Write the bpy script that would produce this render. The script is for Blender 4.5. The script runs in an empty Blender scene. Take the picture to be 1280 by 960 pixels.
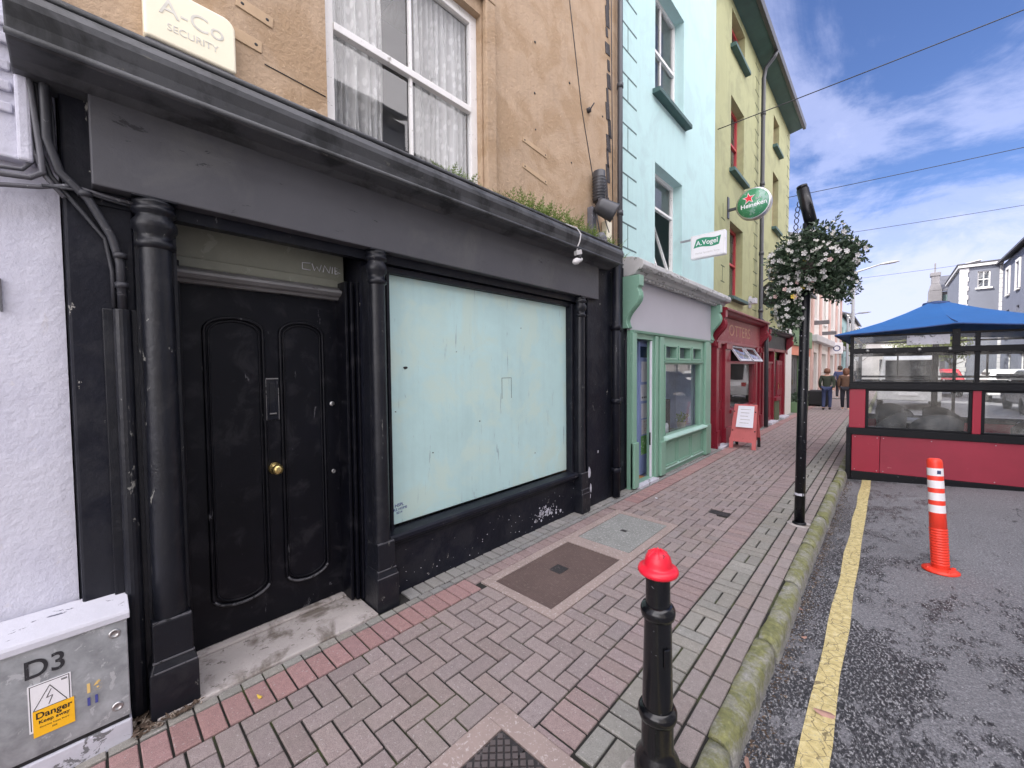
import bpy, bmesh, math, random
from mathutils import Vector, Matrix
random.seed(7)
R = math.radians
scn = bpy.context.scene
COL = scn.collection

# ---------------------------------------------------------------- materials
def nd(nt, t, **kw):
    n = nt.nodes.new(t)
    for k, v in kw.items():
        if k.startswith('i_'):
            n.inputs[k[2:].replace('_', ' ')].default_value = v
        else:
            setattr(n, k, v)
    return n

def new_mat(name):
    m = bpy.data.materials.new(name); m.use_nodes = True
    nt = m.node_tree; nt.nodes.clear()
    out = nd(nt, 'ShaderNodeOutputMaterial')
    return m, nt, out

def c4(c): return (c[0], c[1], c[2], 1.0)

def ramp(nt, fac, stops, interp='LINEAR'):
    r = nd(nt, 'ShaderNodeValToRGB'); r.color_ramp.interpolation = interp
    e = r.color_ramp.elements
    while len(e) < len(stops): e.new(0.5)
    for i, (p, c) in enumerate(stops):
        e[i].position = p; e[i].color = c4(c) if len(c) == 3 else c
    nt.links.new(fac, r.inputs[0]); return r.outputs[0]

def noise(nt, vec, scale, detail=4, rough=.55, dist=0.0):
    n = nd(nt, 'ShaderNodeTexNoise', noise_dimensions='3D')
    n.inputs['Scale'].default_value = scale; n.inputs['Detail'].default_value = detail
    n.inputs['Roughness'].default_value = rough; n.inputs['Distortion'].default_value = dist
    nt.links.new(vec, n.inputs['Vector']); return n.outputs['Fac']

def mapping(nt, vec, scale=(1, 1, 1), rot=(0, 0, 0), loc=(0, 0, 0)):
    m = nd(nt, 'ShaderNodeMapping'); m.inputs['Scale'].default_value = scale
    m.inputs['Rotation'].default_value = rot; m.inputs['Location'].default_value = loc
    nt.links.new(vec, m.inputs['Vector']); return m.outputs[0]

def mix(nt, fac, a, b, mode='MIX'):
    m = nd(nt, 'ShaderNodeMix', data_type='RGBA', blend_type=mode)
    for s, v in ((0, fac), (6, a), (7, b)):
        if isinstance(v, (int, float)): m.inputs[s].default_value = v
        elif isinstance(v, (tuple, list)): m.inputs[s].default_value = c4(v)
        else: nt.links.new(v, m.inputs[s])
    return m.outputs[2]

def math_(nt, op, a, b=0.0, c=0.0):
    m = nd(nt, 'ShaderNodeMath', operation=op)
    for i, v in enumerate((a, b, c)):
        if isinstance(v, (int, float)): m.inputs[i].default_value = v
        else: nt.links.new(v, m.inputs[i])
    return m.outputs[0]

def paint(name, col, rough=.5, var=.18, vs=2.5, bump=.15, bs=45, wear=None, wt=.68, ws=9, stretch=(1, 1, 1),
          metal=0.0, spec=.5, wear2=None, wt2=.7, ws2=3.0, bumpd=.004, col2=None, streak=0.0):
    """painted / rendered surface: uneven colour, chips and stains, fine relief"""
    wt = .5 + (wt - .5) * .60; wt2 = .5 + (wt2 - .5) * .8
    m, nt, out = new_mat(name)
    tc = nd(nt, 'ShaderNodeTexCoord').outputs['Object']
    b = nd(nt, 'ShaderNodeBsdfPrincipled')
    n1 = noise(nt, tc, vs, 5, .6, .3)
    lo = tuple(x * (1 - var) for x in col); hi = tuple(min(1, x * (1 + var)) for x in (col2 or col))
    c = ramp(nt, n1, [(.3, lo), (.7, hi)])
    n2 = noise(nt, tc, bs * .35, 4, .7)
    c = mix(nt, .35 * min(1, var * 3), c, ramp(nt, n2, [(.3, tuple(x * .7 for x in col)), (.7, tuple(min(1, x * 1.25) for x in col))]))
    if streak:
        st = noise(nt, mapping(nt, tc, (14, 14, .7)), 1.0, 4, .6)
        c = mix(nt, ramp(nt, st, [(.5, (0, 0, 0)), (.75, (streak, streak, streak))]), c, tuple(x * .45 for x in col))
    if wear2:
        w2 = noise(nt, tc, ws2, 6, .65, .5)
        c = mix(nt, ramp(nt, w2, [(wt2 - .08, (0, 0, 0)), (wt2 + .05, (1, 1, 1))]), c, wear2)
    if wear:
        w = noise(nt, mapping(nt, tc, stretch), ws, 8, .7, .6)
        c = mix(nt, ramp(nt, w, [(wt, (0, 0, 0)), (wt + .015, (1, 1, 1))]), c, wear)
    nt.links.new(c, b.inputs['Base Color'])
    rr = nd(nt, 'ShaderNodeMapRange'); rr.inputs[3].default_value = max(.02, rough - .12); rr.inputs[4].default_value = min(1, rough + .12)
    nt.links.new(n2, rr.inputs[0]); nt.links.new(rr.outputs[0], b.inputs['Roughness'])
    b.inputs['Metallic'].default_value = metal; b.inputs['Specular IOR Level'].default_value = spec
    if bump:
        bn = noise(nt, tc, bs, 5, .65)
        bl = noise(nt, tc, bs * .12, 3, .5)
        h = math_(nt, 'ADD', bn, math_(nt, 'MULTIPLY', bl, 1.6))
        bp = nd(nt, 'ShaderNodeBump'); bp.inputs['Strength'].default_value = bump; bp.inputs['Distance'].default_value = bumpd
        nt.links.new(h, bp.inputs['Height']); nt.links.new(bp.outputs[0], b.inputs['Normal'])
    nt.links.new(b.outputs[0], out.inputs[0])
    return m

def glass_mat(name, tint=(.9, .93, .93), refl=1.0, rough=.01, dirt=.06):
    m, nt, out = new_mat(name)
    tc = nd(nt, 'ShaderNodeTexCoord').outputs['Object']
    tr = nd(nt, 'ShaderNodeBsdfTransparent'); tr.inputs[0].default_value = c4(tint)
    gl = nd(nt, 'ShaderNodeBsdfGlossy'); gl.inputs['Roughness'].default_value = rough
    bp = nd(nt, 'ShaderNodeBump'); bp.inputs['Strength'].default_value = .08; bp.inputs['Distance'].default_value = .01
    nt.links.new(noise(nt, tc, 2.2, 2, .4), bp.inputs['Height']); nt.links.new(bp.outputs[0], gl.inputs['Normal'])
    ge = nd(nt, 'ShaderNodeNewGeometry'); dt = nd(nt, 'ShaderNodeVectorMath', operation='DOT_PRODUCT')
    nt.links.new(ge.outputs['Incoming'], dt.inputs[0]); nt.links.new(ge.outputs['Normal'], dt.inputs[1])
    cs = math_(nt, 'SUBTRACT', 1.0, math_(nt, 'ABSOLUTE', dt.outputs['Value']))
    sch = math_(nt, 'MULTIPLY_ADD', math_(nt, 'POWER', cs, 5.0), .92, .08)      # both faces of the pane
    f = math_(nt, 'MINIMUM', math_(nt, 'MULTIPLY', sch, refl), 1.0)
    mx = nd(nt, 'ShaderNodeMixShader'); nt.links.new(f, mx.inputs[0]); nt.links.new(tr.outputs[0], mx.inputs[1]); nt.links.new(gl.outputs[0], mx.inputs[2])
    df = nd(nt, 'ShaderNodeBsdfDiffuse'); df.inputs[0].default_value = (.6, .6, .58, 1)
    d = ramp(nt, noise(nt, tc, 5, 6, .7), [(.35, (0, 0, 0)), (.8, (dirt * 2.4,) * 3)])
    m2 = nd(nt, 'ShaderNodeMixShader'); nt.links.new(d, m2.inputs[0]); nt.links.new(mx.outputs[0], m2.inputs[1]); nt.links.new(df.outputs[0], m2.inputs[2])
    nt.links.new(m2.outputs[0], out.inputs[0]); return m

def leaf_mat(name, c1, c2, trans=.25):
    m, nt, out = new_mat(name)
    tc = nd(nt, 'ShaderNodeTexCoord').outputs['Object']
    v = nd(nt, 'ShaderNodeTexVoronoi'); v.inputs['Scale'].default_value = 22; nt.links.new(tc, v.inputs['Vector'])
    c = mix(nt, v.outputs['Color'], c1, c2)
    b = nd(nt, 'ShaderNodeBsdfPrincipled'); nt.links.new(c, b.inputs['Base Color']); b.inputs['Roughness'].default_value = .5
    t = nd(nt, 'ShaderNodeBsdfTranslucent'); nt.links.new(c, t.inputs[0])
    mx = nd(nt, 'ShaderNodeMixShader'); mx.inputs[0].default_value = trans
    nt.links.new(b.outputs[0], mx.inputs[1]); nt.links.new(t.outputs[0], mx.inputs[2]); nt.links.new(mx.outputs[0], out.inputs[0])
    return m

M = {}
M['black'] = paint('black_gloss_paint', (.0075, .0085, .0145), .42, .3, 3, .35, 30, (.10, .10, .11), .735, 30, (1, 1, .35), wear2=(.016, .017, .021), wt2=.62, ws2=5, spec=.22)
M['blackwall'] = paint('black_painted_plaster', (.007, .008, .0145), .5, .3, 2, .6, 24, (.30, .29, .27), .765, 11, (1, 1, .6), wear2=(.017, .018, .024), wt2=.6, ws2=4, bumpd=.006, spec=.22)
M['door'] = paint('black_door_paint', (.0030, .0034, .0065), .4, .3, 3, .2, 30, (.09, .09, .1), .765, 16, (1, 1, .22), wear2=(.014, .014, .018), wt2=.64, ws2=7, spec=.22)
M['fascia'] = paint('charcoal_fascia_paint', (.066, .066, .076), .55, .12, 1.6, .35, 40, (.02, .02, .025), .74, 14, (1, .4, 1), wear2=(.082, .082, .088), wt2=.62, ws2=2)
M['cornice'] = paint('weathered_cornice_paint', (.070, .073, .080), .5, .2, 2.5, .4, 30, (.12, .12, .11), .73, 18, (1, .3, 1), wear2=(.025, .027, .03), wt2=.6, ws2=4)
M['column'] = paint('old_black_gloss', (.0075, .0085, .013), .36, .3, 5, .5, 26, (.16, .16, .15), .745, 20, (1, 1, .4), wear2=(.016, .017, .021), wt2=.62, ws2=8, bumpd=.006, spec=.35)
M['lintel'] = paint('lintel_grey', (.16, .16, .165), .5, .25, 4, .3, 40, (.02, .02, .02), .66, 14, (1, .2, 1))
M['scuff'] = paint('worn_edge_grey', (.075, .075, .085), .6, .35, 8, .4, 40, (.01, .01, .012), .6, 22)
M['board'] = paint('pale_aqua_board', (.46, .655, .65), .5, .07, 1.2, .2, 30, (.30, .42, .44), .72, 3.2, (1.6, 7, .55), wear2=(.50, .65, .60), wt2=.56, ws2=2.5, streak=.12)
M['white'] = paint('lilac_white_render', (.56, .56, .645), .75, .05, 2, .55, 26, (.55, .54, .60), .70, 8, (1, 1, .6), wear2=(.52, .52, .61), wt2=.58, ws2=2, bumpd=.012)
M['tan'] = paint('tan_render', (.44, .32, .215), .85, .12, 1.4, 1.0, 34, (.53, .39, .26), .70, 46, (1, 1, .6), wear2=(.37, .255, .155), wt2=.56, ws2=2.4, bumpd=.010, streak=.22)
M['tan_pale'] = paint('pale_mortar', (.46, .33, .21), .8, .1, 4, .5, 60)
M['teal'] = paint('pale_aqua_render', (.46, .655, .65), .75, .035, 1.5, .5, 60, streak=.13, wear2=(.42, .59, .59), wt2=.57, ws2=1.5)
M['olive'] = paint('olive_green_render', (.36, .37, .195), .75, .06, 1.5, .5, 60, streak=.2, wear2=(.29, .30, .16), wt2=.56, ws2=1.5)
M['sill_green'] = paint('dark_green_sill', (.045, .10, .095), .6, .2, 4, .2, 40)
M['groove'] = paint('quoin_groove', (.10, .15, .155), .8, .15)
M['groove_o'] = paint('olive_quoin_groove', (.08, .10, .05), .8, .15)
M['wframe'] = paint('white_window_paint', (.74, .73, .72), .5, .06, 6, .2, 50, (.35, .34, .31), .72, 22)
M['redframe'] = paint('red_window_paint', (.42, .035, .045), .45, .12, 5)
M['green'] = paint('sage_green_gloss', (.20, .36, .275), .4, .06, 3, .15, 40, (.30, .42, .35), .76, 24)
M['green_l'] = paint('pale_green_sill', (.42, .62, .55), .4, .05, 3, .15, 40)
M['lilac'] = paint('lilac_grey_fascia', (.43, .42, .465), .6, .04, 1.5, .2, 40)
M['stone'] = paint('weathered_cornice_stone', (.42, .42, .42), .8, .14, 3, .7, 40, (.20, .20, .19), .62, 10, (1, .4, 1))
M['bdoor'] = paint('periwinkle_door_paint', (.30, .38, .68), .45, .05)
M['darkblue'] = paint('dark_blue_paint', (.045, .07, .15), .5, .15)
M['paper'] = paint('white_paper', (.72, .73, .80), .7, .04, 6, 0)
M['red'] = paint('dark_red_gloss', (.21, .010, .024), .32, .15, 3, .15, 35, (.38, .16, .15), .76, 24)
M['redfascia'] = paint('faded_red_fascia', (.25, .05, .062), .55, .18, 2.5, .2, 40, (.36, .17, .17), .66, 12)
M['gold'] = paint('faded_gold_letters', (.42, .20, .13), .5, .25, 14)
M['aboard'] = paint('faded_red_board', (.50, .12, .12), .5, .1, 5, .15, 35, (.2, .03, .03), .74, 20)
M['podred'] = paint('pod_red_panel', (.30, .012, .034), .42, .1, 1.5, .08, 30, (.40, .08, .10), .72, 4)
M['podred2'] = paint('pod_red_panel_old', (.27, .020, .042), .5, .15, 1.2, .08, 30, (.36, .09, .10), .74, 4)
M['podblack'] = paint('pod_black_frame', (.004, .0045, .007), .45, .2, 4, .15, 40, (.09, .09, .1), .76, 22, spec=.25)
M['canopy'] = paint('blue_canvas', (.010, .105, .33), .65, .07, 2, .3, 9, bumpd=.02)
M['canopy_d'] = paint('dark_blue_canvas', (.02, .05, .16), .7, .1)
M['galv'] = paint('galvanised_steel', (.36, .38, .40), .42, .42, 13, .12, 30, (.50, .52, .54), .64, 16, (1, 1, 1), metal=.35)
M['cabtop'] = paint('peeling_white_lid', (.54, .54, .60), .7, .06, 5, .5, 40, (.10, .10, .14), .70, 15, (1, .35, 1))
M['plinth'] = paint('chipped_plinth', (.50, .50, .56), .8, .15, 6, .6, 40, (.16, .16, .17), .62, 14)
M['concrete'] = paint('worn_concrete', (.42, .385, .37), .85, .14, 3, .8, 70, (.18, .165, .15), .66, 22, wear2=(.17, .145, .125), wt2=.60, ws2=4)
M['granite'] = paint('pinkish_granite', (.30, .235, .215), .75, .12, 5, .5, 120, (.44, .38, .36), .62, 60)
M['granite2'] = paint('grey_infill_concrete', (.22, .225, .215), .85, .16, 6, .8, 110, (.38, .37, .36), .60, 55)
M['iron'] = paint('brown_cast_iron', (.115, .078, .070), .62, .16, 4, .3, 60, (.15, .11, .10), .62, 40, metal=.2)
M['stud'] = paint('worn_iron_stud', (.12, .10, .10), .5, .2, 6, .2, 60, metal=.3)
M['iron_d'] = paint('dark_cast_iron', (.035, .031, .033), .6, .2, 5, .3, 60, (.13, .11, .11), .64, 50, metal=.2)
M['bollard'] = paint('black_bollard_gloss', (.004, .0045, .006), .2, .3, 5, .1, 25, (.14, .14, .15), .78, 34)
M['redcap'] = paint('bright_red_cap', (.70, .012, .035), .38, .1, 8, .3, 30, (.03, .005, .01), .74, 26)
M['pole'] = paint('black_pole_gloss', (.005, .0055, .008), .3, .3, 5, .1, 25, (.35, .35, .38), .765, 30, spec=.3)
M['orange'] = paint('orange_red_plastic', (.78, .045, .022), .45, .06, 6, .1, 40, (.55, .06, .04), .72, 20)
M['tape'] = paint('white_reflective_tape', (.76, .74, .76), .45, .04, 10)
M['pipe'] = paint('dark_grey_pipe', (.045, .047, .055), .4, .2, 4, .1, 40)
M['cable'] = paint('painted_cable', (.022, .023, .03), .5, .3, 8, .3, 60, (.10, .10, .11), .70, 28)
M['cable_g'] = paint('grey_cable', (.10, .10, .115), .5, .25, 8, .3, 60, (.3, .3, .32), .66, 22)
M['wcable'] = paint('white_cable', (.55, .54, .54), .5, .1, 8)
M['brass'] = paint('old_brass', (.62, .48, .20), .25, .15, 20, .05, 40, metal=.9)
M['chrome'] = paint('dull_steel', (.5, .5, .5), .3, .1, 20, .05, 40, metal=.9)
M['fanlight'] = paint('dusty_fanlight', (.22, .225, .185), .45, .15, 3, .2, 40, (.28, .285, .24), .70, 10)
M['lamp_metal'] = paint('grey_lamp_metal', (.30, .31, .33), .5, .1)
M['cream'] = paint('cream_white_render', (.74, .70, .66), .7, .06, 1, .3, 40, streak=.1)
M['pink'] = paint('dusty_pink_pilaster', (.58, .40, .36), .7, .1, 1)
M['grey_render'] = paint('blue_grey_render', (.135, .145, .18), .8, .08, 1, .3, 40)
M['grey_render2'] = paint('slate_grey_render', (.12, .13, .175), .8, .08, 1, .3, 40)
M['greystone'] = paint('grey_stone', (.15, .145, .155), .85, .2, 2, .6, 30)
M['quoin'] = paint('white_quoin', (.50, .49, .50), .7, .06, 2)
M['slate'] = paint('slate_roof', (.07, .072, .085), .6, .25, 3, .6, 10)
M['salmon'] = paint('salmon_panel', (.70, .26, .17), .6, .08)
M['awning_g'] = paint('green_fascia', (.13, .22, .11), .6, .15)
M['greywood'] = paint('grey_door', (.10, .10, .105), .5, .25)
M['darkint'] = paint('dark_interior', (.03, .03, .035), .8, .3)
M['shopint'] = paint('grey_blue_shop_wall', (.42, .48, .66), .8, .1)
M['wood'] = paint('orange_wood_floor', (.42, .20, .07), .5, .25, 4, .2, 30, stretch=(1, 8, 1))
M['darkwood'] = paint('dark_crate_wood', (.030, .022, .018), .6, .3, 8)
M['chair'] = paint('dark_grey_rattan', (.035, .037, .042), .7, .3, 20, .5, 90)
M['table'] = paint('grey_table_top', (.22, .22, .23), .4, .1)
M['terracotta'] = paint('stone_pot', (.30, .27, .24), .8, .1)
M['glass'] = glass_mat('window_glass')
M['glass_clear'] = glass_mat('clear_vinyl', (.93, .95, .95), .55, .03, .10)
M['glass_old'] = glass_mat('old_sash_glass', (.93, .95, .96), 1.1, .02, .03)
M['leaf'] = leaf_mat('dark_leaf', (.022, .045, .028), (.085, .125, .075))
M['leaf2'] = leaf_mat('weed_leaf', (.09, .17, .03), (.26, .34, .09))
M['leaf3'] = leaf_mat('street_tree_leaf', (.10, .14, .03), (.25, .28, .09), .4)
M['petal'] = leaf_mat('white_petal', (.60, .60, .62), (.80, .78, .70), .3)
M['petal_y'] = leaf_mat('yellow_petal', (.70, .50, .06), (.78, .6, .12), .3)
M['petal_p'] = leaf_mat('pink_petal', (.62, .42, .40), (.70, .55, .5), .3)
M['bark'] = paint('grey_bark', (.12, .10, .08), .9, .3, 6, .8, 30)
M['dead'] = paint('dead_leaf', (.34, .20, .16), .7, .25, 20)
M['debris'] = paint('leaf_debris', (.10, .07, .05), .9, .5, 30, .8, 50, (.35, .30, .25), .60, 30)
M['skin'] = paint('skin', (.55, .33, .25), .5, .05)
M['hair_g'] = paint('ginger_hair', (.17, .075, .045), .6, .2, 30)
M['hair_d'] = paint('brown_hair', (.06, .035, .025), .6, .2, 30)
M['jacket_g'] = paint('olive_jacket', (.035, .045, .03), .8, .2, 10)
M['jeans'] = paint('blue_jeans', (.04, .055, .13), .8, .15, 10)
M['jacket_o'] = paint('rust_jacket', (.13, .07, .045), .8, .15, 10)
M['dark_cloth'] = paint('dark_trousers', (.02, .02, .03), .8, .2, 10)
M['blue_cloth'] = paint('blue_top', (.07, .09, .2), .8, .2, 10)
M['shoe'] = paint('white_shoe', (.6, .6, .6), .6, .1)
M['yellow_t'] = paint('yellow_sticker', (.90, .48, .015), .45, .03, 4)
M['ink'] = paint('black_ink', (.012, .012, .014), .6, .2, 30)
M['stencil'] = paint('worn_black_stencil', (.02, .02, .025), .6, .3, 30, 0, 30, (.28, .30, .32), .70, 55)
M['blue_ink'] = paint('blue_marker', (.06, .07, .28), .6, .2, 30, 0, 30, (.28, .3, .34), .9, 60)
M['yel_ink'] = paint('yellow_marker', (.72, .50, .18), .6, .1, 30, 0, 30, (.3, .3, .3), .9, 60)
M['alarm'] = paint('cream_alarm_box', (.86, .80, .62), .4, .04, 3, .05, 20)
M['faint'] = paint('sun_bleached_lettering', (.63, .615, .55), .5, .15, 30)
M['alarm_txt'] = paint('faded_grey_lettering', (.50, .49, .49), .5, .2, 30)
M['sign_w'] = paint('white_sign_plastic', (.78, .77, .80), .3, .03)
M['sign_g'] = paint('sign_green', (.02, .24, .13), .35, .05)
M['sign_blk'] = paint('sign_black', (.015, .015, .018), .35, .05)
M['hgreen'] = paint('bar_sign_green', (.06, .26, .13), .25, .25, 5, .05, 20, (.22, .36, .30), .54, 5)
M['hred'] = paint('bar_sign_red', (.70, .02, .04), .4, .05)
M['carwhite'] = paint('white_car_paint', (.7, .7, .72), .25, .02)
M['carred'] = paint('red_car_paint', (.4, .03, .04), .25, .02)
M['cardark'] = paint('dark_car_paint', (.05, .06, .08), .25, .02)
M['tyre'] = paint('tyre_rubber', (.02, .02, .02), .8, .1)
M['lamp_red'] = paint('tail_lamp', (.5, .02, .02), .2, .02)
M['posterA'] = paint('green_poster', (.18, .42, .14), .5, .5, 18, 0, 30, (.75, .8, .7), .62, 22)
M['posterB'] = paint('food_poster', (.72, .70, .74), .5, .06, 18, 0, 30, (.45, .16, .12), .62, 22)
M['navy'] = paint('navy_notice', (.02, .04, .10), .4, .1)
M['yelgreen'] = paint('lime_packaging', (.50, .55, .10), .5, .3, 12)
M['blind'] = paint('white_net', (.6, .6, .62), .8, .12, 4, streak=.3)

# lace
def lace_mat():
    m, nt, out = new_mat('lace_curtain')
    tc = nd(nt, 'ShaderNodeTexCoord').outputs['Object']
    v = nd(nt, 'ShaderNodeTexVoronoi'); v.inputs['Scale'].default_value = 17
    nt.links.new(mapping(nt, tc, (1, 1, .7)), v.inputs['Vector'])
    p = ramp(nt, v.outputs['Distance'], [(.25, (1, 1, 1)), (.42, (.72, .72, .72))])
    fold = noise(nt, mapping(nt, tc, (1, 11, .35)), 1.0, 3, .5)
    f2 = ramp(nt, fold, [(.35, (.55, .55, .55)), (.6, (1, 1, 1))])
    f = mix(nt, 1.0, p, f2, 'MULTIPLY')
    d = nd(nt, 'ShaderNodeBsdfDiffuse'); d.inputs[0].default_value = (.82, .80, .78, 1)
    tl = nd(nt, 'ShaderNodeBsdfTranslucent'); tl.inputs[0].default_value = (.8, .8, .8, 1)
    a = nd(nt, 'ShaderNodeMixShader'); a.inputs[0].default_value = .25
    nt.links.new(d.outputs[0], a.inputs[1]); nt.links.new(tl.outputs[0], a.inputs[2])
    t = nd(nt, 'ShaderNodeBsdfTransparent')
    mx = nd(nt, 'ShaderNodeMixShader'); nt.links.new(f, mx.inputs[0]); nt.links.new(t.outputs[0], mx.inputs[1]); nt.links.new(a.outputs[0], mx.inputs[2])
    nt.links.new(mx.outputs[0], out.inputs[0]); return m
M['lace'] = lace_mat()

def paver_mat():
    m, nt, out = new_mat('clay_pavers')
    tc = nd(nt, 'ShaderNodeTexCoord').outputs['Object']
    at = nd(nt, 'ShaderNodeAttribute'); at.attribute_name = 'Col'
    b = nd(nt, 'ShaderNodeBsdfPrincipled'); b.inputs['Roughness'].default_value = .78
    fine = noise(nt, tc, 260, 4, .7); med = noise(nt, tc, 34, 5, .65); big = noise(nt, tc, 1.7, 5, .6)
    c = mix(nt, .75, at.outputs[0], ramp(nt, fine, [(.36, (.42, .40, .40)), (.5, (.82, .81, .81)), (.62, (1.0, 1.0, 1.0))]), 'MULTIPLY')
    c = mix(nt, .5, c, ramp(nt, med, [(.25, (.5, .48, .5)), (.7, (1, 1, 1))]), 'MULTIPLY')
    c = mix(nt, ramp(nt, big, [(.5, (0, 0, 0)), (.8, (.35, .35, .35))]), c, (.20, .20, .16))
    spk = noise(nt, tc, 75, 2, .5)
    c = mix(nt, ramp(nt, spk, [(.66, (0, 0, 0)), (.69, (.6, .6, .6))]), c, (.42, .40, .39))
    nt.links.new(c, b.inputs['Base Color'])
    bp = nd(nt, 'ShaderNodeBump'); bp.inputs['Strength'].default_value = .5; bp.inputs['Distance'].default_value = .003
    nt.links.new(math_(nt, 'ADD', fine, math_(nt, 'MULTIPLY', med, 1.5)), bp.inputs['Height']); nt.links.new(bp.outputs[0], b.inputs['Normal'])
    nt.links.new(b.outputs[0], out.inputs[0]); return m
M['paver'] = paver_mat()
M['joint'] = paint('dark_joint_sand', (.018, .017, .015), .95, .3, 8, .6, 120, wear2=(.05, .06, .02), wt2=.6, ws2=3)

def asphalt_mat():
    m, nt, out = new_mat('patched_asphalt')
    tc = nd(nt, 'ShaderNodeTexCoord').outputs['Object']
    sx = nd(nt, 'ShaderNodeSeparateXYZ'); nt.links.new(tc, sx.inputs[0])
    b = nd(nt, 'ShaderNodeBsdfPrincipled')
    warp = noise(nt, mapping(nt, tc, (1, .8, 1)), 2.3, 6, .68, .6)
    fineb = noise(nt, mapping(nt, tc, (22, 9, 10)), 1.0, 5, .75)
    # the newer, paler surfacing starts away from the kerb; its worn edge wanders
    g = math_(nt, 'ADD', math_(nt, 'MULTIPLY', sx.outputs[0], .42), math_(nt, 'MULTIPLY_ADD', warp, 2.5, -1.20))
    g = math_(nt, 'ADD', g, math_(nt, 'MULTIPLY_ADD', sx.outputs[1], .045, -.14))
    g = math_(nt, 'ADD', g, math_(nt, 'MULTIPLY_ADD', fineb, 1.7, -.85))
    mask = ramp(nt, g, [(.02, (0, 0, 0)), (.20, (1, 1, 1))])
    st = noise(nt, mapping(nt, tc, (95, 50, 60), (0, 0, .9)), 1.0, 3, .7)
    dark = ramp(nt, st, [(.38, (.016, .017, .021)), (.50, (.046, .047, .054)), (.555, (.12, .12, .128)), (.63, (.38, .38, .39))])
    st2 = noise(nt, tc, 90, 6, .85)
    pale = ramp(nt, st2, [(.38, (.085, .085, .095)), (.48, (.17, .17, .185)), (.56, (.22, .22, .235)), (.64, (.42, .42, .44))])
    c = mix(nt, mask, dark, pale)
    big = noise(nt, tc, 1.1, 4, .5)
    c = mix(nt, .6, c, ramp(nt, big, [(.3, (.72, .72, .72)), (.7, (1, 1, 1))]), 'MULTIPLY')
    dr = noise(nt, mapping(nt, tc, (9, 3.2, 5), (0, 0, .6)), 1.0, 5, .6, .5)
    c = mix(nt, ramp(nt, dr, [(.66, (0, 0, 0)), (.70, (.85, .85, .85))]), c, (.028, .028, .033))
    nt.links.new(c, b.inputs['Base Color'])
    rr = ramp(nt, mask, [(0, (.5, .5, .5)), (1, (.75, .75, .75))]); nt.links.new(rr, b.inputs['Roughness'])
    bp = nd(nt, 'ShaderNodeBump'); bp.inputs['Strength'].default_value = .75; bp.inputs['Distance'].default_value = .006
    nt.links.new(math_(nt, 'ADD', st2, st), bp.inputs['Height']); nt.links.new(bp.outputs[0], b.inputs['Normal'])
    nt.links.new(b.outputs[0], out.inputs[0]); return m
M['asphalt'] = asphalt_mat()

def line_mat():
    m, nt, out = new_mat('yellow_road_paint')
    tc = nd(nt, 'ShaderNodeTexCoord').outputs['Object']
    b = nd(nt, 'ShaderNodeBsdfPrincipled'); b.inputs['Roughness'].default_value = .7
    w = nd(nt, 'ShaderNodeVectorMath', operation='ADD')
    nw = nd(nt, 'ShaderNodeTexNoise'); nw.inputs['Scale'].default_value = 20; nt.links.new(tc, nw.inputs['Vector'])
    sc = nd(nt, 'ShaderNodeVectorMath', operation='SCALE'); sc.inputs['Scale'].default_value = .03; nt.links.new(nw.outputs['Color'], sc.inputs[0])
    nt.links.new(tc, w.inputs[0]); nt.links.new(sc.outputs[0], w.inputs[1])
    v = nd(nt, 'ShaderNodeTexVoronoi', feature='DISTANCE_TO_EDGE'); v.inputs['Scale'].default_value = 15; nt.links.new(w.outputs[0], v.inputs['Vector'])
    c = ramp(nt, noise(nt, tc, 30, 6, .75), [(.36, (.38, .31, .14)), (.5, (.58, .48, .22)), (.64, (.68, .60, .34))])
    c = mix(nt, ramp(nt, v.outputs['Distance'], [(.008, (.85, .85, .85)), (.028, (0, 0, 0))]), c, (.14, .11, .06))
    wn = noise(nt, tc, 60, 6, .8)
    c = mix(nt, ramp(nt, wn, [(.565, (0, 0, 0)), (.62, (.75, .75, .75))]), c, (.13, .12, .11))
    nt.links.new(c, b.inputs['Base Color'])
    bp = nd(nt, 'ShaderNodeBump'); bp.inputs['Strength'].default_value = .6; bp.inputs['Distance'].default_value = .004
    nt.links.new(wn, bp.inputs['Height']); nt.links.new(bp.outputs[0], b.inputs['Normal'])
    nt.links.new(b.outputs[0], out.inputs[0]); return m
M['yline'] = line_mat()

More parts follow.
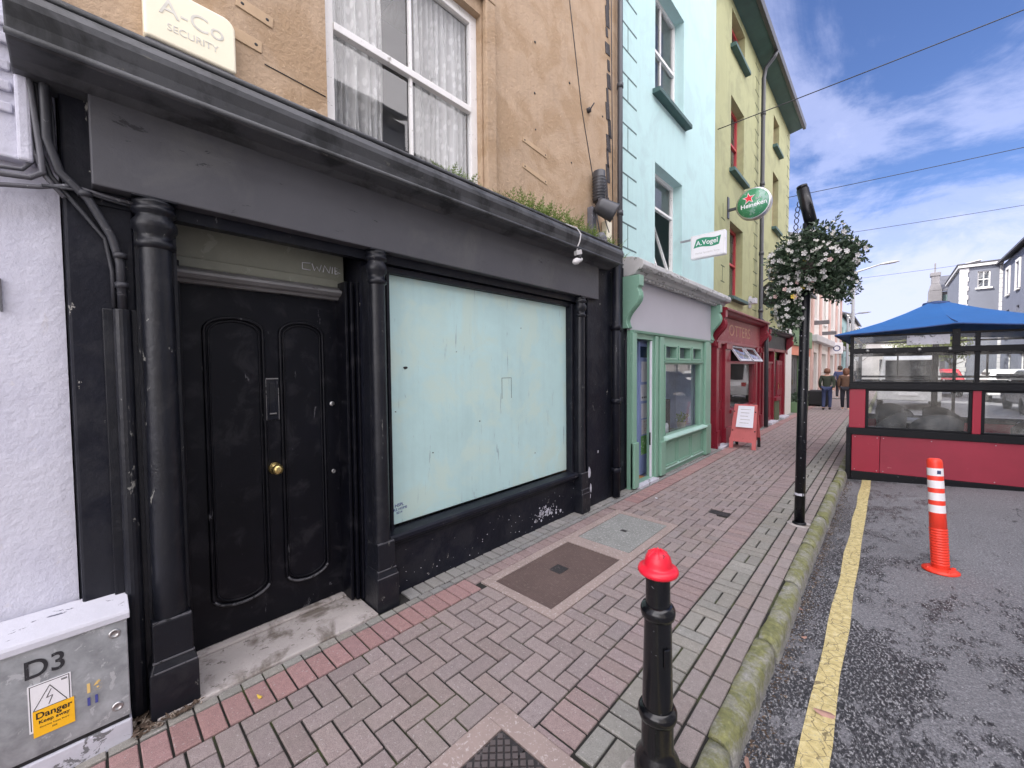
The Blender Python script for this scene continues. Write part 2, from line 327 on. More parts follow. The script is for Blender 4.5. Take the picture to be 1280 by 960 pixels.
def kerb_mat():
    m, nt, out = new_mat('mossy_kerb_stone')
    tc = nd(nt, 'ShaderNodeTexCoord').outputs['Object']
    b = nd(nt, 'ShaderNodeBsdfPrincipled'); b.inputs['Roughness'].default_value = .9
    sx = nd(nt, 'ShaderNodeSeparateXYZ'); nt.links.new(tc, sx.inputs[0])
    c = ramp(nt, noise(nt, tc, 55, 6, .7), [(.3, (.16, .16, .15)), (.55, (.31, .305, .285)), (.75, (.46, .45, .42))])
    mo = noise(nt, tc, 7, 8, .72, .5)
    # moss likes the rounded upper edge of the stones
    e = nd(nt, 'ShaderNodeMapRange'); e.inputs[1].default_value = -.11; e.inputs[2].default_value = -.01; e.inputs[3].default_value = -.14; e.inputs[4].default_value = .08
    nt.links.new(sx.outputs[2], e.inputs[0])
    mm = math_(nt, 'ADD', mo, e.outputs[0])
    mc = ramp(nt, noise(nt, tc, 30, 4, .7), [(.3, (.085, .095, .025)), (.6, (.20, .205, .06)), (.8, (.33, .33, .12))])
    c = mix(nt, ramp(nt, mm, [(.44, (0, 0, 0)), (.62, (.85, .85, .85))]), c, mc)
    nt.links.new(c, b.inputs['Base Color'])
    bp = nd(nt, 'ShaderNodeBump'); bp.inputs['Strength'].default_value = .8; bp.inputs['Distance'].default_value = .008
    nt.links.new(noise(nt, tc, 70, 6, .75), bp.inputs['Height']); nt.links.new(bp.outputs[0], b.inputs['Normal'])
    nt.links.new(b.outputs[0], out.inputs[0]); return m
M['kerb'] = kerb_mat()

# ---------------------------------------------------------------- mesh builder
class B:
    def __init__(s): s.bm = bmesh.new()
    def face(s, pts):
        return s.bm.faces.new([s.bm.verts.new(p) for p in pts])
    def box(s, x0, x1, y0, y1, z0, z1):
        if x0 > x1: x0, x1 = x1, x0
        if y0 > y1: y0, y1 = y1, y0
        if z0 > z1: z0, z1 = z1, z0
        v = [s.bm.verts.new((x, y, z)) for x in (x0, x1) for y in (y0, y1) for z in (z0, z1)]
        for f in ((0, 1, 3, 2), (4, 6, 7, 5), (0, 4, 5, 1), (2, 3, 7, 6), (0, 2, 6, 4), (1, 5, 7, 3)):
            s.bm.faces.new([v[i] for i in f])
        return s
    def obox(s, c, ax, hs):
        """oriented box: centre, three axes, half sizes"""
        c = Vector(c); ax = [Vector(a).normalized() for a in ax]
        v = [s.bm.verts.new(c + ax[0] * (i * hs[0]) + ax[1] * (j * hs[1]) + ax[2] * (k * hs[2])) for i in (-1, 1) for j in (-1, 1) for k in (-1, 1)]
        for f in ((0, 1, 3, 2), (4, 6, 7, 5), (0, 4, 5, 1), (2, 3, 7, 6), (0, 2, 6, 4), (1, 5, 7, 3)):
            s.bm.faces.new([v[i] for i in f])
        return s
    def beam(s, a, b, w, h, up=(0, 0, 1)):
        a, b = Vector(a), Vector(b); d = (b - a); L = d.length; d.normalize()
        r = d.cross(Vector(up)).normalized(); u = r.cross(d)
        return s.obox((a + b) / 2, (d, r, u), (L / 2, w / 2, h / 2))
    def tube(s, pts, r, n=10, cap=True, smooth=True):
        pts = [Vector(p) for p in pts]
        rr = r if isinstance(r, (list, tuple)) else [r] * len(pts)
        rings = []; prev = None
        for i, p in enumerate(pts):
            d = (pts[min(i + 1, len(pts) - 1)] - pts[max(i - 1, 0)]).normalized()
            if prev is None:
                a = Vector((0, 0, 1)) if abs(d.z) < .9 else Vector((1, 0, 0))
                u = d.cross(a).normalized()
            else:
                u = (prev - d * prev.dot(d)).normalized()
            prev = u; w = d.cross(u)
            rings.append([s.bm.verts.new(p + (u * math.cos(t) + w * math.sin(t)) * rr[i]) for t in [2 * math.pi * k / n for k in range(n)]])
        for a, b in zip(rings, rings[1:]):
            for k in range(n):
                f = s.bm.faces.new((a[k], a[(k + 1) % n], b[(k + 1) % n], b[k])); f.smooth = smooth
        if cap:
            s.bm.faces.new(rings[0][::-1]); s.bm.faces.new(rings[-1])
        return s
    def lathe(s, prof, c=(0, 0, 0), n=24, axis=(0, 0, 1), smooth=True, squash=1):
        c = Vector(c); ax = Vector(axis).normalized()
        a = Vector((1, 0, 0)) if abs(ax.x) < .9 else Vector((0, 1, 0))
        u = (a - ax * a.dot(ax)).normalized(); w = ax.cross(u); rings = []
        for r, z in prof:
            if r < 1e-6: rings.append([s.bm.verts.new(c + ax * z)]); continue
            rings.append([s.bm.verts.new(c + ax * z + (u * math.cos(t) + w * math.sin(t) * squash) * r) for t in [2 * math.pi * k / n for k in range(n)]])
        for p, q in zip(rings, rings[1:]):
            for k in range(n):
                vs = []
                for ring, kk in ((p, k), (p, k + 1), (q, k + 1), (q, k)):
                    v = ring[kk % len(ring)]
                    if v not in vs: vs.append(v)
                if len(vs) > 2:
                    f = s.bm.faces.new(vs); f.smooth = smooth
        return s
    def extr(s, prof, y0, y1, smooth=False):
        """profile of (x,z) pushed along y, closed with end caps"""
        a = [s.bm.verts.new((x, y0, z)) for x, z in prof]; b = [s.bm.verts.new((x, y1, z)) for x, z in prof]
        n = len(prof)
        for i in range(n):
            f = s.bm.faces.new((a[i], a[(i + 1) % n], b[(i + 1) % n], b[i])); f.smooth = smooth
        s.bm.faces.new(a[::-1]); s.bm.faces.new(b); return s
    def prism(s, pts, off):
        off = Vector(off); a = [s.bm.verts.new(Vector(p)) for p in pts]; b = [s.bm.verts.new(Vector(p) + off) for p in pts]
        n = len(pts)
        for i in range(n): s.bm.faces.new((a[i], a[(i + 1) % n], b[(i + 1) % n], b[i]))
        s.bm.faces.new(a[::-1]); s.bm.faces.new(b); return s
    def xform(s, mtx):
        bmesh.ops.transform(s.bm, matrix=mtx, verts=s.bm.verts); return s

def wloc(o):
    v = Vector(o.location)
    return v + wloc(o.parent) if o.parent else v

def obj(name, b, m, parent=None, bev=0.0, local=False, recalc=True, seg=2):
    """links the builder's mesh; world coordinates unless local"""
    bm = b.bm
    if recalc: bmesh.ops.recalc_face_normals(bm, faces=bm.faces)
    me = bpy.data.meshes.new(name)
    if parent is not None and not local:
        off = -wloc(parent)
        bmesh.ops.translate(bm, vec=off, verts=bm.verts)
    bm.to_mesh(me); bm.free()
    me.materials.append(M[m] if isinstance(m, str) else m)
    o = bpy.data.objects.new(name, me); COL.objects.link(o)
    if parent is not None: o.parent = parent
    if bev:
        md = o.modifiers.new('bevel', 'BEVEL'); md.width = bev; md.segments = seg; md.limit_method = 'ANGLE'; md.angle_limit = R(35)
    return o

def thing(name, label, cat, loc=(0, 0, 0), group=None, rz=0):
    o = bpy.data.objects.new(name, None); COL.objects.link(o); o.location = loc; o.rotation_euler = (0, 0, rz)
    o.empty_display_size = .2; o['label'] = label; o['category'] = cat
    if group: o['group'] = group
    return o
def tag(o, label, cat, group=None, kind=None):
    o['label'] = label; o['category'] = cat
    if group: o['group'] = group
    if kind: o['kind'] = kind
    return o
def struct(name, b, m, **kw):
    o = obj(name, b, m, **kw); o['kind'] = 'structure'; o['label'] = name.replace('_', ' '); return o
def recentre(o):
    """put a single mesh thing's origin at its base"""
    me = o.data; xs = [v.co for v in me.vertices]
    c = Vector(((min(v.x for v in xs) + max(v.x for v in xs)) / 2, (min(v.y for v in xs) + max(v.y for v in xs)) / 2, min(v.z for v in xs)))
    me.transform(Matrix.Translation(-c)); o.location = Vector(o.location) + c; return o
def copy_tree(o, parent=None):
    c = o.copy(); COL.objects.link(c)
    if parent: c.parent = parent
    for ch in list(o.children): copy_tree(ch, c)
    return c

FACE_X = Matrix(((0, 0, 1, 0), (1, 0, 0, 0), (0, 1, 0, 0), (0, 0, 0, 1)))     # reads from +X
FACE_Y = Matrix(((1, 0, 0, 0), (0, 0, -1, 0), (0, 1, 0, 0), (0, 0, 0, 1)))    # reads from -Y
def text(name, s, size, pos, m, parent, face=FACE_X, thick=.002, sx=1.0, bold=0.0, rot=0.0, shear=0.0):
    cu = bpy.data.curves.new('t', 'FONT'); cu.body = s; cu.size = size; cu.extrude = thick; cu.offset = bold; cu.align_x = 'CENTER'; cu.align_y = 'CENTER'; cu.shear = shear
    to = bpy.data.objects.new('t', cu); COL.objects.link(to)
    bpy.context.view_layer.update()
    dg = bpy.context.evaluated_depsgraph_get()
    me = bpy.data.meshes.new_from_object(to.evaluated_get(dg)); bpy.data.objects.remove(to)
    me.transform(Matrix.Translation(Vector(pos) - (wloc(parent) if parent else Vector())) @ face @ Matrix.Rotation(rot, 4, 'Z') @ Matrix.Diagonal((sx, 1, 1, 1)))
    me.name = name; me.materials.clear(); me.materials.append(M[m])
    o = bpy.data.objects.new(name, me); COL.objects.link(o); o.parent = parent; return o

# wall sheet with openings: y/z openings get reveals; returns builder
def wall_sheet(X, y0, y1, z0, z1, ops, rev=.14, s=1, th=None):
    b = B(); bm = b.bm
    ys = sorted({y0, y1, *[o[0] for o in ops], *[o[1] for o in ops]}); zs = sorted({z0, z1, *[o[2] for o in ops], *[o[3] for o in ops]})
    ys = [v for v in ys if y0 <= v <= y1]; zs = [v for v in zs if z0 <= v <= z1]
    for a, c in zip(ys, ys[1:]):
        for d, e in zip(zs, zs[1:]):
            my, mz = (a + c) / 2, (d + e) / 2
            if any(o[0] < my < o[1] and o[2] < mz < o[3] for o in ops): continue
            b.face([(X, a, d), (X, c, d), (X, c, e), (X, a, e)])
    for o in ops:
        a, c, d, e = o[:4]; r = o[4] if len(o) > 4 else rev; xi = X - s * r
        b.face([(X, a, d), (xi, a, d), (xi, a, e), (X, a, e)]); b.face([(X, c, d), (X, c, e), (xi, c, e), (xi, c, d)])
        b.face([(X, a, e), (xi, a, e), (xi, c, e), (X, c, e)]); b.face([(X, a, d), (X, c, d), (xi, c, d), (xi, a, d)])
    bmesh.ops.remove_doubles(bm, verts=bm.verts, dist=.0004)
    return b

def house(name, label, X, y0, y1, h, m, ops, s=1, depth=8.0, z0=-.15, roofh=2.2, cat='house', eave=.25, group=None, roofm='slate', gut=True):
    root = thing(name, label, cat, (X, (y0 + y1) / 2, 0), group)
    b = wall_sheet(X, y0, y1, z0, h, ops, s=s)
    xb = X - s * depth
    b.face([(xb, y0, z0), (xb, y1, z0), (xb, y1, h), (xb, y0, h)])
    xm = X - s * depth / 2
    b.face([(X, y0, z0), (xb, y0, z0), (xb, y0, h), (xm, y0, h + roofh - .03), (X, y0, h)]); b.face([(X, y1, z0), (xb, y1, z0), (xb, y1, h), (xm, y1, h + roofh - .03), (X, y1, h)])
    # partition just behind the front keeps rooms dark
    obj('wall', b, m, root, recalc=False)
    r = B(); e = X + s * eave; eb = xb - s * eave
    zz = -.02
    r.prism([(e, y0 + .01, h + zz), (xm, y0 + .01, h + roofh), (eb, y0 + .01, h + zz), (eb, y0 + .01, h + zz + .12), (xm, y0 + .01, h + roofh + .12), (e, y0 + .01, h + zz + .12)], (0, y1 - y0 - .02, 0))
    obj('roof', r, roofm, root)
    f = B(); f.box(X, X - s * depth, y0 + .02, y1 - .02, h - .06, h - .03)
    obj('ceiling', f, 'darkint', root)
    return root

def sash(root, X, y0, y1, z0, z1, fm, s=1, rev=.14, bars=(1, 1), gm='glass', curtain=None, sill=None, name='window', fw=.045, sillp=.10, sillh=.09, open_top=False):
    """window part > glass, curtain ; sill part"""
    xf = X - s * rev
    f = B(); t = .05
    def bx(a, b_, c, d, dx=0, tt=t): f.box(xf + s * (dx), xf - s * (tt - dx), a, b_, c, d)
    bx(y0, y0 + fw, z0, z1); bx(y1 - fw, y1, z0, z1); bx(y0 + fw, y1 - fw, z1 - fw, z1); bx(y0 + fw, y1 - fw, z0, z0 + fw * 1.4)
    zm = (z0 + z1) / 2
    bx(y0 + fw, y1 - fw, zm - .025, zm + .025, .012)
    for half in ((z0 + fw * 1.4, zm - .025), (zm + .025, z1 - fw)):
        for k in range(bars[0]):
            yy = y0 + (y1 - y0) * (k + 1) / (bars[0] + 1)
            bx(yy - .012, yy + .012, half[0], half[1], -.006, .03)
    w = obj(name, f, fm, root, bev=.004)
    g = B(); xg = xf - s * .03
    g.face([(xg, y0 + fw, z0 + fw), (xg, y1 - fw, z0 + fw), (xg, y1 - fw, z1 - fw), (xg, y0 + fw, z1 - fw)])
    obj('pane', g, gm, w)
    if curtain:
        c = B(); xc = xf - s * .11; n = 60
        for (a, b_) in curtain:
            prev = None
            for i in range(n + 1):
                y = a + (b_ - a) * i / n; x = xc + .035 * math.sin(i * 1.15) + .014 * math.sin(i * 2.7)
                cur = (c.bm.verts.new((x, y, z0 + .02)), c.bm.verts.new((x + .01, y + .03 * math.sin(i * .5), (z0 + z1) / 2)), c.bm.verts.new((x, y, z1)))
                if prev:
                    for q in (0, 1):
                        fc = c.bm.faces.new((prev[q], cur[q], cur[q + 1], prev[q + 1])); fc.smooth = True
                prev = cur
        obj('curtain', c, 'lace' if name == 'window' and gm == 'glass_old' else 'blind', w, recalc=False)
    bk = B(); xb = xf - s * .9
    bk.face([(xb, y0 - .3, z0 - .3), (xb, y1 + .3, z0 - .3), (xb, y1 + .3, z1 + .3), (xb, y0 - .3, z1 + .3)])
    obj('room', bk, 'darkint', w)
    if sill:
        q = B(); q.extr([(X - s * .02, z0), (X + s * sillp, z0 - .015), (X + s * sillp, z0 - sillh), (X + s * .0, z0 - sillh)], y0 - .09, y1 + .09)
        obj('sill', q, sill, root, bev=.006)
    return w
# ================================================================ SETTING
XF = -2.62           # line of the fronts on the near side
def rz(x):           # camber of the carriageway
    if x < -.45: return -.12
    if x < 1.5: return -.12 + .052 * (x + .45)
    if x < 3.6: return -.0186
    return max(-.12, -.0186 - .052 * (x - 3.6))
g = B(); g.face([(-400, -400, -.26), (400, -400, -.26), (400, 600, -.26), (-400, 600, -.26)])
struct('ground', g, 'asphalt')
g = B(); xs = [-.45, .2, .85, 1.5, 2.55, 3.6, 4.2, 5.0]; ys = [-12, 0, 10, 25, 50, 120]
vv = [[g.bm.verts.new((x, y, rz(x))) for y in ys] for x in xs]
for i in range(len(xs) - 1):
    for j in range(len(ys) - 1): g.bm.faces.new((vv[i][j], vv[i + 1][j], vv[i + 1][j + 1], vv[i][j + 1]))
struct('road', g, 'asphalt')
g = B()
for (y0, y1) in ((-3, 8.02), ):
    n = 40
    for k in range(n):
        a, c = y0 + (y1 - y0) * k / n, y0 + (y1 - y0) * (k + 1) / n
        wob = lambda y: .004 * math.sin(y * 5.1) + .003 * math.sin(y * 17)
        g.face([(-.262 + wob(a), a, rz(-.26) + .004), (-.158 + wob(a + 3), a, rz(-.16) + .004), (-.158 + wob(c + 3), c, rz(-.16) + .004), (-.262 + wob(c), c, rz(-.26) + .004)])
struct('yellow_road_line', g, 'yline')

# kerb stones
g = B(); y = -2.6; rnd = random.Random(3)
while y < 60:
    L = .88 if y < 20 else 3.0
    dx, dz = rnd.uniform(-.008, .008), rnd.uniform(-.006, .006)
    prof = [(-.545, -.2), (-.545, -.002), (-.538, .006), (-.505, .010), (-.472, .004), (-.455, -.010), (-.446, -.032), (-.440, -.07), (-.432, -.2)]
    m_ = 16 if y < 20 else 1; rings = []
    for k in range(m_ + 1):
        yy = y + .006 + (L - .012) * k / m_
        end = (k in (0, m_))
        rings.append([g.bm.verts.new((px + dx + rnd.uniform(-.004, .004) - (.008 if end and pz > -.1 and px > -.5 else 0), yy, pz + dz + rnd.uniform(-.003, .003) - (.010 if end and pz > -.1 else 0))) for px, pz in prof])
    for a, c in zip(rings, rings[1:]):
        for i in range(len(prof) - 1):
            f = g.bm.faces.new((a[i], a[i + 1], c[i + 1], c[i])); f.smooth = True
    g.bm.faces.new(rings[0]); g.bm.faces.new(rings[-1][::-1]); y += L
struct('kerb', g, 'kerb')

# pavement: bedding sheet, then every paver as a small chamfered block
g = B(); g.face([(-2.75, -4, -.011), (-.54, -4, -.011), (-.54, 60, -.011), (-2.75, 60, -.011)])
g.face([(-.54, -4, -.009), (-.54, -4, -.2), (-.54, 60, -.2), (-.54, 60, -.009)])
struct('pavement_bedding', g, 'joint', recalc=False)
pv = B(); lay = pv.bm.loops.layers.float_color.new('Col')
HOLES = [(-2.22, -1.53, 1.99, 4.08), (-1.325, -.845, .66, 1.315), (-1.43, -1.23, 4.66, 4.80)]
def brick(x0, x1, y0, y1, base, var=.055):
    for h in HOLES:          # pavers are cut to the covers
        if x1 > h[0] and x0 < h[1] and y1 > h[2] and y0 < h[3]:
            cands = [(x0, min(x1, h[0]), y0, y1), (max(x0, h[1]), x1, y0, y1), (x0, x1, y0, min(y1, h[2])), (x0, x1, max(y0, h[3]), y1)]
            cands = [q_ for q_ in cands if q_[1] - q_[0] > .015 and q_[3] - q_[2] > .015]
            if not cands: return
            x0, x1, y0, y1 = max(cands, key=lambda q_: (q_[1] - q_[0]) * (q_[3] - q_[2]))
    cx, cy = (x0 + x1) / 2, (y0 + y1) / 2
    if (cx + .61) ** 2 + (cy - 1.43) ** 2 < .012 or x1 - x0 < .02: return
    k = 1 + rnd.gauss(0, var); t = rnd.gauss(0, .012)
    col = (max(.02, base[0] * k * (1 + t)), max(.02, base[1] * k), max(.02, base[2] * k * (1 - t)), 1)
    dz = rnd.gauss(0, .0011); tx, ty = rnd.gauss(0, .0009), rnd.gauss(0, .0009)
    j = .0052
    def ring(e, z): return [pv.bm.verts.new((x + sx * 0, y, z + dz + (tx if x > cx else -tx) + (ty if y > cy else -ty))) for x, y, sx in ((x0 + e, y0 + e, 0), (x1 - e, y0 + e, 0), (x1 - e, y1 - e, 0), (x0 + e, y1 - e, 0))]
    a, b_, c = ring(j, -.014), ring(j, -.004), ring(j + .0035, 0.0)
    fs = [pv.bm.faces.new(c)]
    for p, q in ((a, b_), (b_, c)):
        for i in range(4): fs.append(pv.bm.faces.new((p[i], p[(i + 1) % 4], q[(i + 1) % 4], q[i])))
    for f in fs:
        for l in f.loops: l[lay] = col
GREY, PINK, REDB, GRN, PK2 = (.335, .278, .268), (.345, .277, .265), (.40, .245, .235), (.325, .315, .285), (.35, .30, .285)
u = .101; nyr = int(26 / u)
for i in range(10):
    for j in range(-30, nyr):
        k = (i - j) % 4; x = -2.138 + i * u; y = .33 + j * .0975; w = .0975
        red = .5 + .5 * math.sin(y * .8 + 1.2); bcol = tuple(GREY[q] * (1 - .35 * red) + PINK[q] * .35 * red for q in range(3))
        if y > 4.1: bcol = (.35, .285, .275)
        if k == 0: brick(x, x + (2 * u if i < 9 else u), y, y + w, bcol)
        elif k == 1 and i == 0: brick(x, x + u, y, y + w, bcol)
        elif k == 3: brick(x, x + u, y, y + 2 * w, bcol)
y = -2.6
while y < 26:
    if y > -2: brick(-2.34, -2.142, y, y + .0975, REDB if y < 1.9 or y > 4.4 else (.36, .27, .26), .05)
    brick(-2.405, -2.343, y, y + .1, GRN if y < 1.5 else (.30, .30, .29), .06)
    brick(-1.128, -.931, y, y + .0945, (.352, .272, .266), .05)
    y += .0945 if False else .0965
y = -2.5; q = 0
while y < 26:      # paired basket-weave strip
    if q % 2 == 0:
        brick(-.928, -.834, y, y + .19, GRN); brick(-.832, -.74, y, y + .19, GRN)
    else:
        brick(-.928, -.74, y, y + .094, GRN); brick(-.928, -.74, y + .096, y + .19, GRN)
    y += .192; q += 1
y = -2.53
while y < 26:
    brick(-.737, -.643, y, y + .193, PK2); brick(-.640, -.547, y + .02, y + .213, PK2); y += .196
y = 1.5
while y < 17:      # grey sets against the shopfronts
    if not (4.98 < y < 5.6):
        brick(-2.56, -2.408, y, y + .1, (.32, .315, .30), .08)
        brick(-2.56 + .0, -2.408, y + .1, y + .2, (.33, .325, .31), .08)
    y += .2
me = pv
pav = struct('pavement', pv, 'paver', recalc=False)
g = B(); g.face([(-2.75, 26, -.003), (-.545, 26, -.003), (-.545, 60, -.003), (-2.75, 60, -.003)]); struct('far_pavement', g, 'granite')
g = B(); g.lathe([(0, .004), (.12, .004), (.15, -.003)], (-.62, 1.43, 0), 18); g.lathe([(0, .004), (.09, .004), (.11, -.003)], (-.63, 4.93, 0), 18)
struct('concrete_collars', g, 'concrete')
g = B(); g.box(4.8, 5.6, -12, 60, -.2, .0); struct('opposite_pavement', g, 'concrete')

# ---------------------------------------------------------------- covers in the pavement
def cover(name, label, x0, x1, y0, y1, fw, fmat, cmat, pattern):
    root = thing(name, label, 'access cover', ((x0 + x1) / 2, (y0 + y1) / 2, 0))
    f = B(); z = .003
    for a in ((x0, x1, y0, y0 + fw), (x0, x1, y1 - fw, y1), (x0, x0 + fw, y0 + fw + .001, y1 - fw - .001), (x1 - fw, x1, y0 + fw + .001, y1 - fw - .001)): f.box(*a, -.02, z)
    obj('frame', f, fmat, root, bev=.002)
    c = B(); g_ = .006; X0, X1, Y0, Y1 = x0 + fw + g_, x1 - fw - g_, y0 + fw + g_, y1 - fw - g_
    if pattern == 'fine':
        c.box(X0, X1, Y0, Y1, -.02, -.001)
        s_ = .0165; i = 0; x = X0 + .012
        while x < X1 - .015:
            y = Y0 + .012 + (s_ / 2 if i % 2 else 0)
            while y < Y1 - .015:
                v = [c.bm.verts.new(p) for p in ((x, y, -.001), (x + .011, y, -.001), (x + .011, y + .011, -.001), (x, y + .011, -.001), (x + .0055, y + .0055, .0022))]
                for k in range(4): c.bm.faces.new((v[k], v[(k + 1) % 4], v[4]))
                y += s_
            x += s_ * .9; i += 1
    elif pattern == 'check':
        ym = (Y0 + Y1) / 2
        for (a, b_) in ((X0, (X0 + X1) / 2 - .003), ((X0 + X1) / 2 + .003, X1)):
            c.box(a, b_, Y0, Y1, -.02, -.001)
        s_ = .044; i = 0; x = X0 + .016
        while x < X1 - .02:
            y = Y0 + .014 + (s_ / 2 if i % 2 else 0)
            while y < Y1 - .03:
                c.obox((x, y + .01, .0008), ((1, 1, 0), (-1, 1, 0), (0, 0, 1)), (.0112, .0112, .0045)); y += s_
            x += s_ / 2; i += 1
    else:
        c.box(X0, X1, Y0, Y1, -.02, .001)
    cp = obj('cover_plate', c, cmat, root, bev=.0015 if pattern == 'slab' else 0)
    if pattern == 'check':
        cp.data.materials.append(M['stud'])
        for f in cp.data.polygons:
            if f.area < .002: f.material_index = 1
    if pattern == 'fine':
        h = B(); h.box((X0 + X1) / 2 - .075, (X0 + X1) / 2 + .035, (Y0 + Y1) / 2 - .06, (Y0 + Y1) / 2 + .06, .0, .003); obj('key_plate', h, 'iron_d', root, bev=.001)
    if pattern == 'slab':
        h = B(); h.box((X0 + X1) / 2 - .03, (X0 + X1) / 2 + .03, (Y0 + Y1) / 2 - .02, (Y0 + Y1) / 2 + .02, .0015, .003); obj('lifting_key_hole', h, 'iron_d', root)
    return root
cover('access_cover', 'large brown cast iron cover in a pink granite frame below the boarded window', -2.215, -1.53, 1.99, 3.085, .078, 'granite', 'iron', 'fine')
cover('access_cover', 'grey concrete filled access cover beside the brown iron one', -2.215, -1.53, 3.087, 4.07, .078, 'granite', 'granite2', 'slab')
cover('access_cover', 'dark chequered iron cover in a wide pink frame, nearest the camera', -1.325, -.845, .66, 1.315, .098, 'granite', 'iron_d', 'check')
b = B(); b.box(-1.425, -1.235, 4.665, 4.795, -.02, -.001)
for k in range(5): b.box(-1.415 + k * .037, -1.395 + k * .037, 4.68, 4.78, -.001, .002)
tag(recentre(obj('drain_grate', b, 'iron_d')), 'small rectangular iron grate set in the brick pavement', 'grate')

# ================================================================ HOUSES ON THE NEAR SIDE
# ---- tan rendered house with the black shopfront
UW = (1.10, 2.43, 3.04, 4.66)
tan = house('terraced_house', 'tan rendered house with a disused black shopfront, peeling door and boarded display window', XF, -.05, 4.90, 9.8, 'tan',
            [(*UW, .10), (3.1, 4.3, 6.9, 8.6), (.9, 2.2, 6.9, 8.6), (.14, 1.42, -.02, 2.50, .02), (1.45, 3.68, .40, 2.33, .05)])
w = sash(tan, XF, *UW, 'wframe', rev=.06, bars=(1, 1), gm='glass_old', fw=.075, curtain=[(1.12, 1.58), (1.86, 2.40)])
sash(tan, XF, .9, 2.2, 6.9, 8.6, 'wframe', bars=(1, 1), gm='glass', sill='tan_pale'); sash(tan, XF, 3.1, 4.3, 6.9, 8.6, 'wframe', bars=(1, 1), gm='glass', sill='tan_pale')
b = B(); b.box(XF + .002, XF + .055, UW[1] + .012, UW[1] + .13, 3.02, 4.78); b.box(XF + .002, XF + .06, UW[0] - .0, UW[1] + .13, 4.78, 4.9)
obj('window_architrave', b, 'tan', tan, bev=.01)
# black painted ground floor skin (front face 30 mm proud of the render)
b = wall_sheet(-2.585, -.05, 4.90, -.12, 2.98, [(.28, 1.28, -.13, 2.42, .03), (1.45, 3.68, .40, 2.33, .03)], rev=.03)
b.face([(-2.585, -.05, 2.98), (-2.585, 4.9, 2.98), (-2.62, 4.9, 2.98), (-2.62, -.05, 2.98)])
obj('painted_ground_floor', b, 'blackwall', tan, recalc=False)
b = B(); b.box(-2.584, -2.49, 3.90, 4.60, 0, 2.96); obj('end_pier', b, 'blackwall', tan, bev=.01)
b = B(); b.box(-2.584, -2.53, -.045, .17, -.02, 2.98); obj('side_pier', b, 'blackwall', tan, bev=.01)
# fascia + cornice
b = B(); b.box(-2.583, -2.45, .04, 4.075, 2.395, 2.80); obj('fascia', b, 'fascia', tan, bev=.006)
b = B(); b.box(-2.583, -2.52, .04, 4.07, 2.335, 2.393); obj('fascia_underframe', b, 'black', tan)
b = B(); b.extr([(-2.60, 3.03), (-2.33, 2.985), (-2.29, 2.975), (-2.262, 2.955), (-2.25, 2.925), (-2.252, 2.90), (-2.275, 2.86), (-2.29, 2.815), (-2.31, 2.80), (-2.40, 2.785), (-2.446, 2.765), (-2.60, 2.765)], -.16, 4.30)
cor = obj('cornice', b, 'cornice', tan, bev=.006)
b = B(); b.tube([(-2.30, -.16, 2.992), (-2.295, 1.2, 2.995), (-2.30, 2.6, 2.99), (-2.295, 4.28, 2.992)], .014, 8); b.tube([(-2.262, -.16, 2.80), (-2.262, 4.29, 2.80)], .012, 8)
obj('cornice_bead', b, 'cornice', tan)
# cracked flashing on the ledge
b = B(); rr = random.Random(5)
for k in range(46):
    y = 0 + k * .09; b.obox((-2.45 + rr.uniform(-.06, .06), y, 3.02 + rr.uniform(-.01, .01)), ((1, rr.uniform(-.3, .3), -.15), (0, 1, rr.uniform(-.1, .1)), (.15, 0, 1)), (.07, .06, .008))
obj('ledge_flashing', b, 'cable_g', tan)

# boarded display window
b = B()
for (a, c, d, e, x0) in ((1.452, 1.475, .45, 2.31, -2.56), (3.645, 3.678, .45, 2.31, -2.53), (1.452, 3.678, 2.285, 2.328, -2.555)): b.box(-2.614, x0, a, c, d, e)
obj('display_frame', b, 'black', tan, bev=.004)
b = B(); b.box(-2.640, -2.606, 1.475, 3.645, .475, 2.285)
brd = obj('display_board', b, 'board', tan, bev=.003)
b = B(); rr = random.Random(8)
for (y, z, s_) in ((1.62, 1.62, .018), (2.35, 1.15, .008), (3.1, .75, .006), (1.85, .95, .007), (2.9, 2.0, .006), (1.53, 1.3, .006), (2.1, 1.75, .005)):
    pts = [(-2.6055, y + s_ * 1.3 * math.cos(t) * rr.uniform(.6, 1.2), z + s_ * .7 * math.sin(t) * rr.uniform(.6, 1.2)) for t in [2 * math.pi * k / 9 for k in range(9)]]
    b.prism(pts, (.0015, 0, 0))
obj('chip', b, 'ink', tan)
for i, (s_, z, sz) in enumerate((('HSPL', .612, .034), ('KRZ HOME', .582, .026), ('0214', .556, .024))):
    text('marker_scribble', s_, sz, (-2.6045, 1.545, z), 'blue_ink', tan, thick=.0006, rot=.04)
b = B()
for (a, c, d, e) in ((2.63, 2.634, 1.33, 1.52), (2.63, 2.76, 1.52, 1.524), (2.756, 2.76, 1.33, 1.52)): b.box(-2.6056, -2.6050, a, c, d, e)
obj('pencil_mark', b, 'stencil', tan)
b = B(); b.extr([(-2.60, .46), (-2.49, .452), (-2.475, .44), (-2.475, .41), (-2.50, .39), (-2.52, .36), (-2.60, .36)], 1.40, 3.69)
obj('window_sill', b, 'black', tan, bev=.005)
b = B(); b.box(-2.60, -2.535, 1.42, 3.70, -.02, .355); obj('stall_riser', b, 'blackwall', tan, bev=.008)
b = B(); rr = random.Random(12)
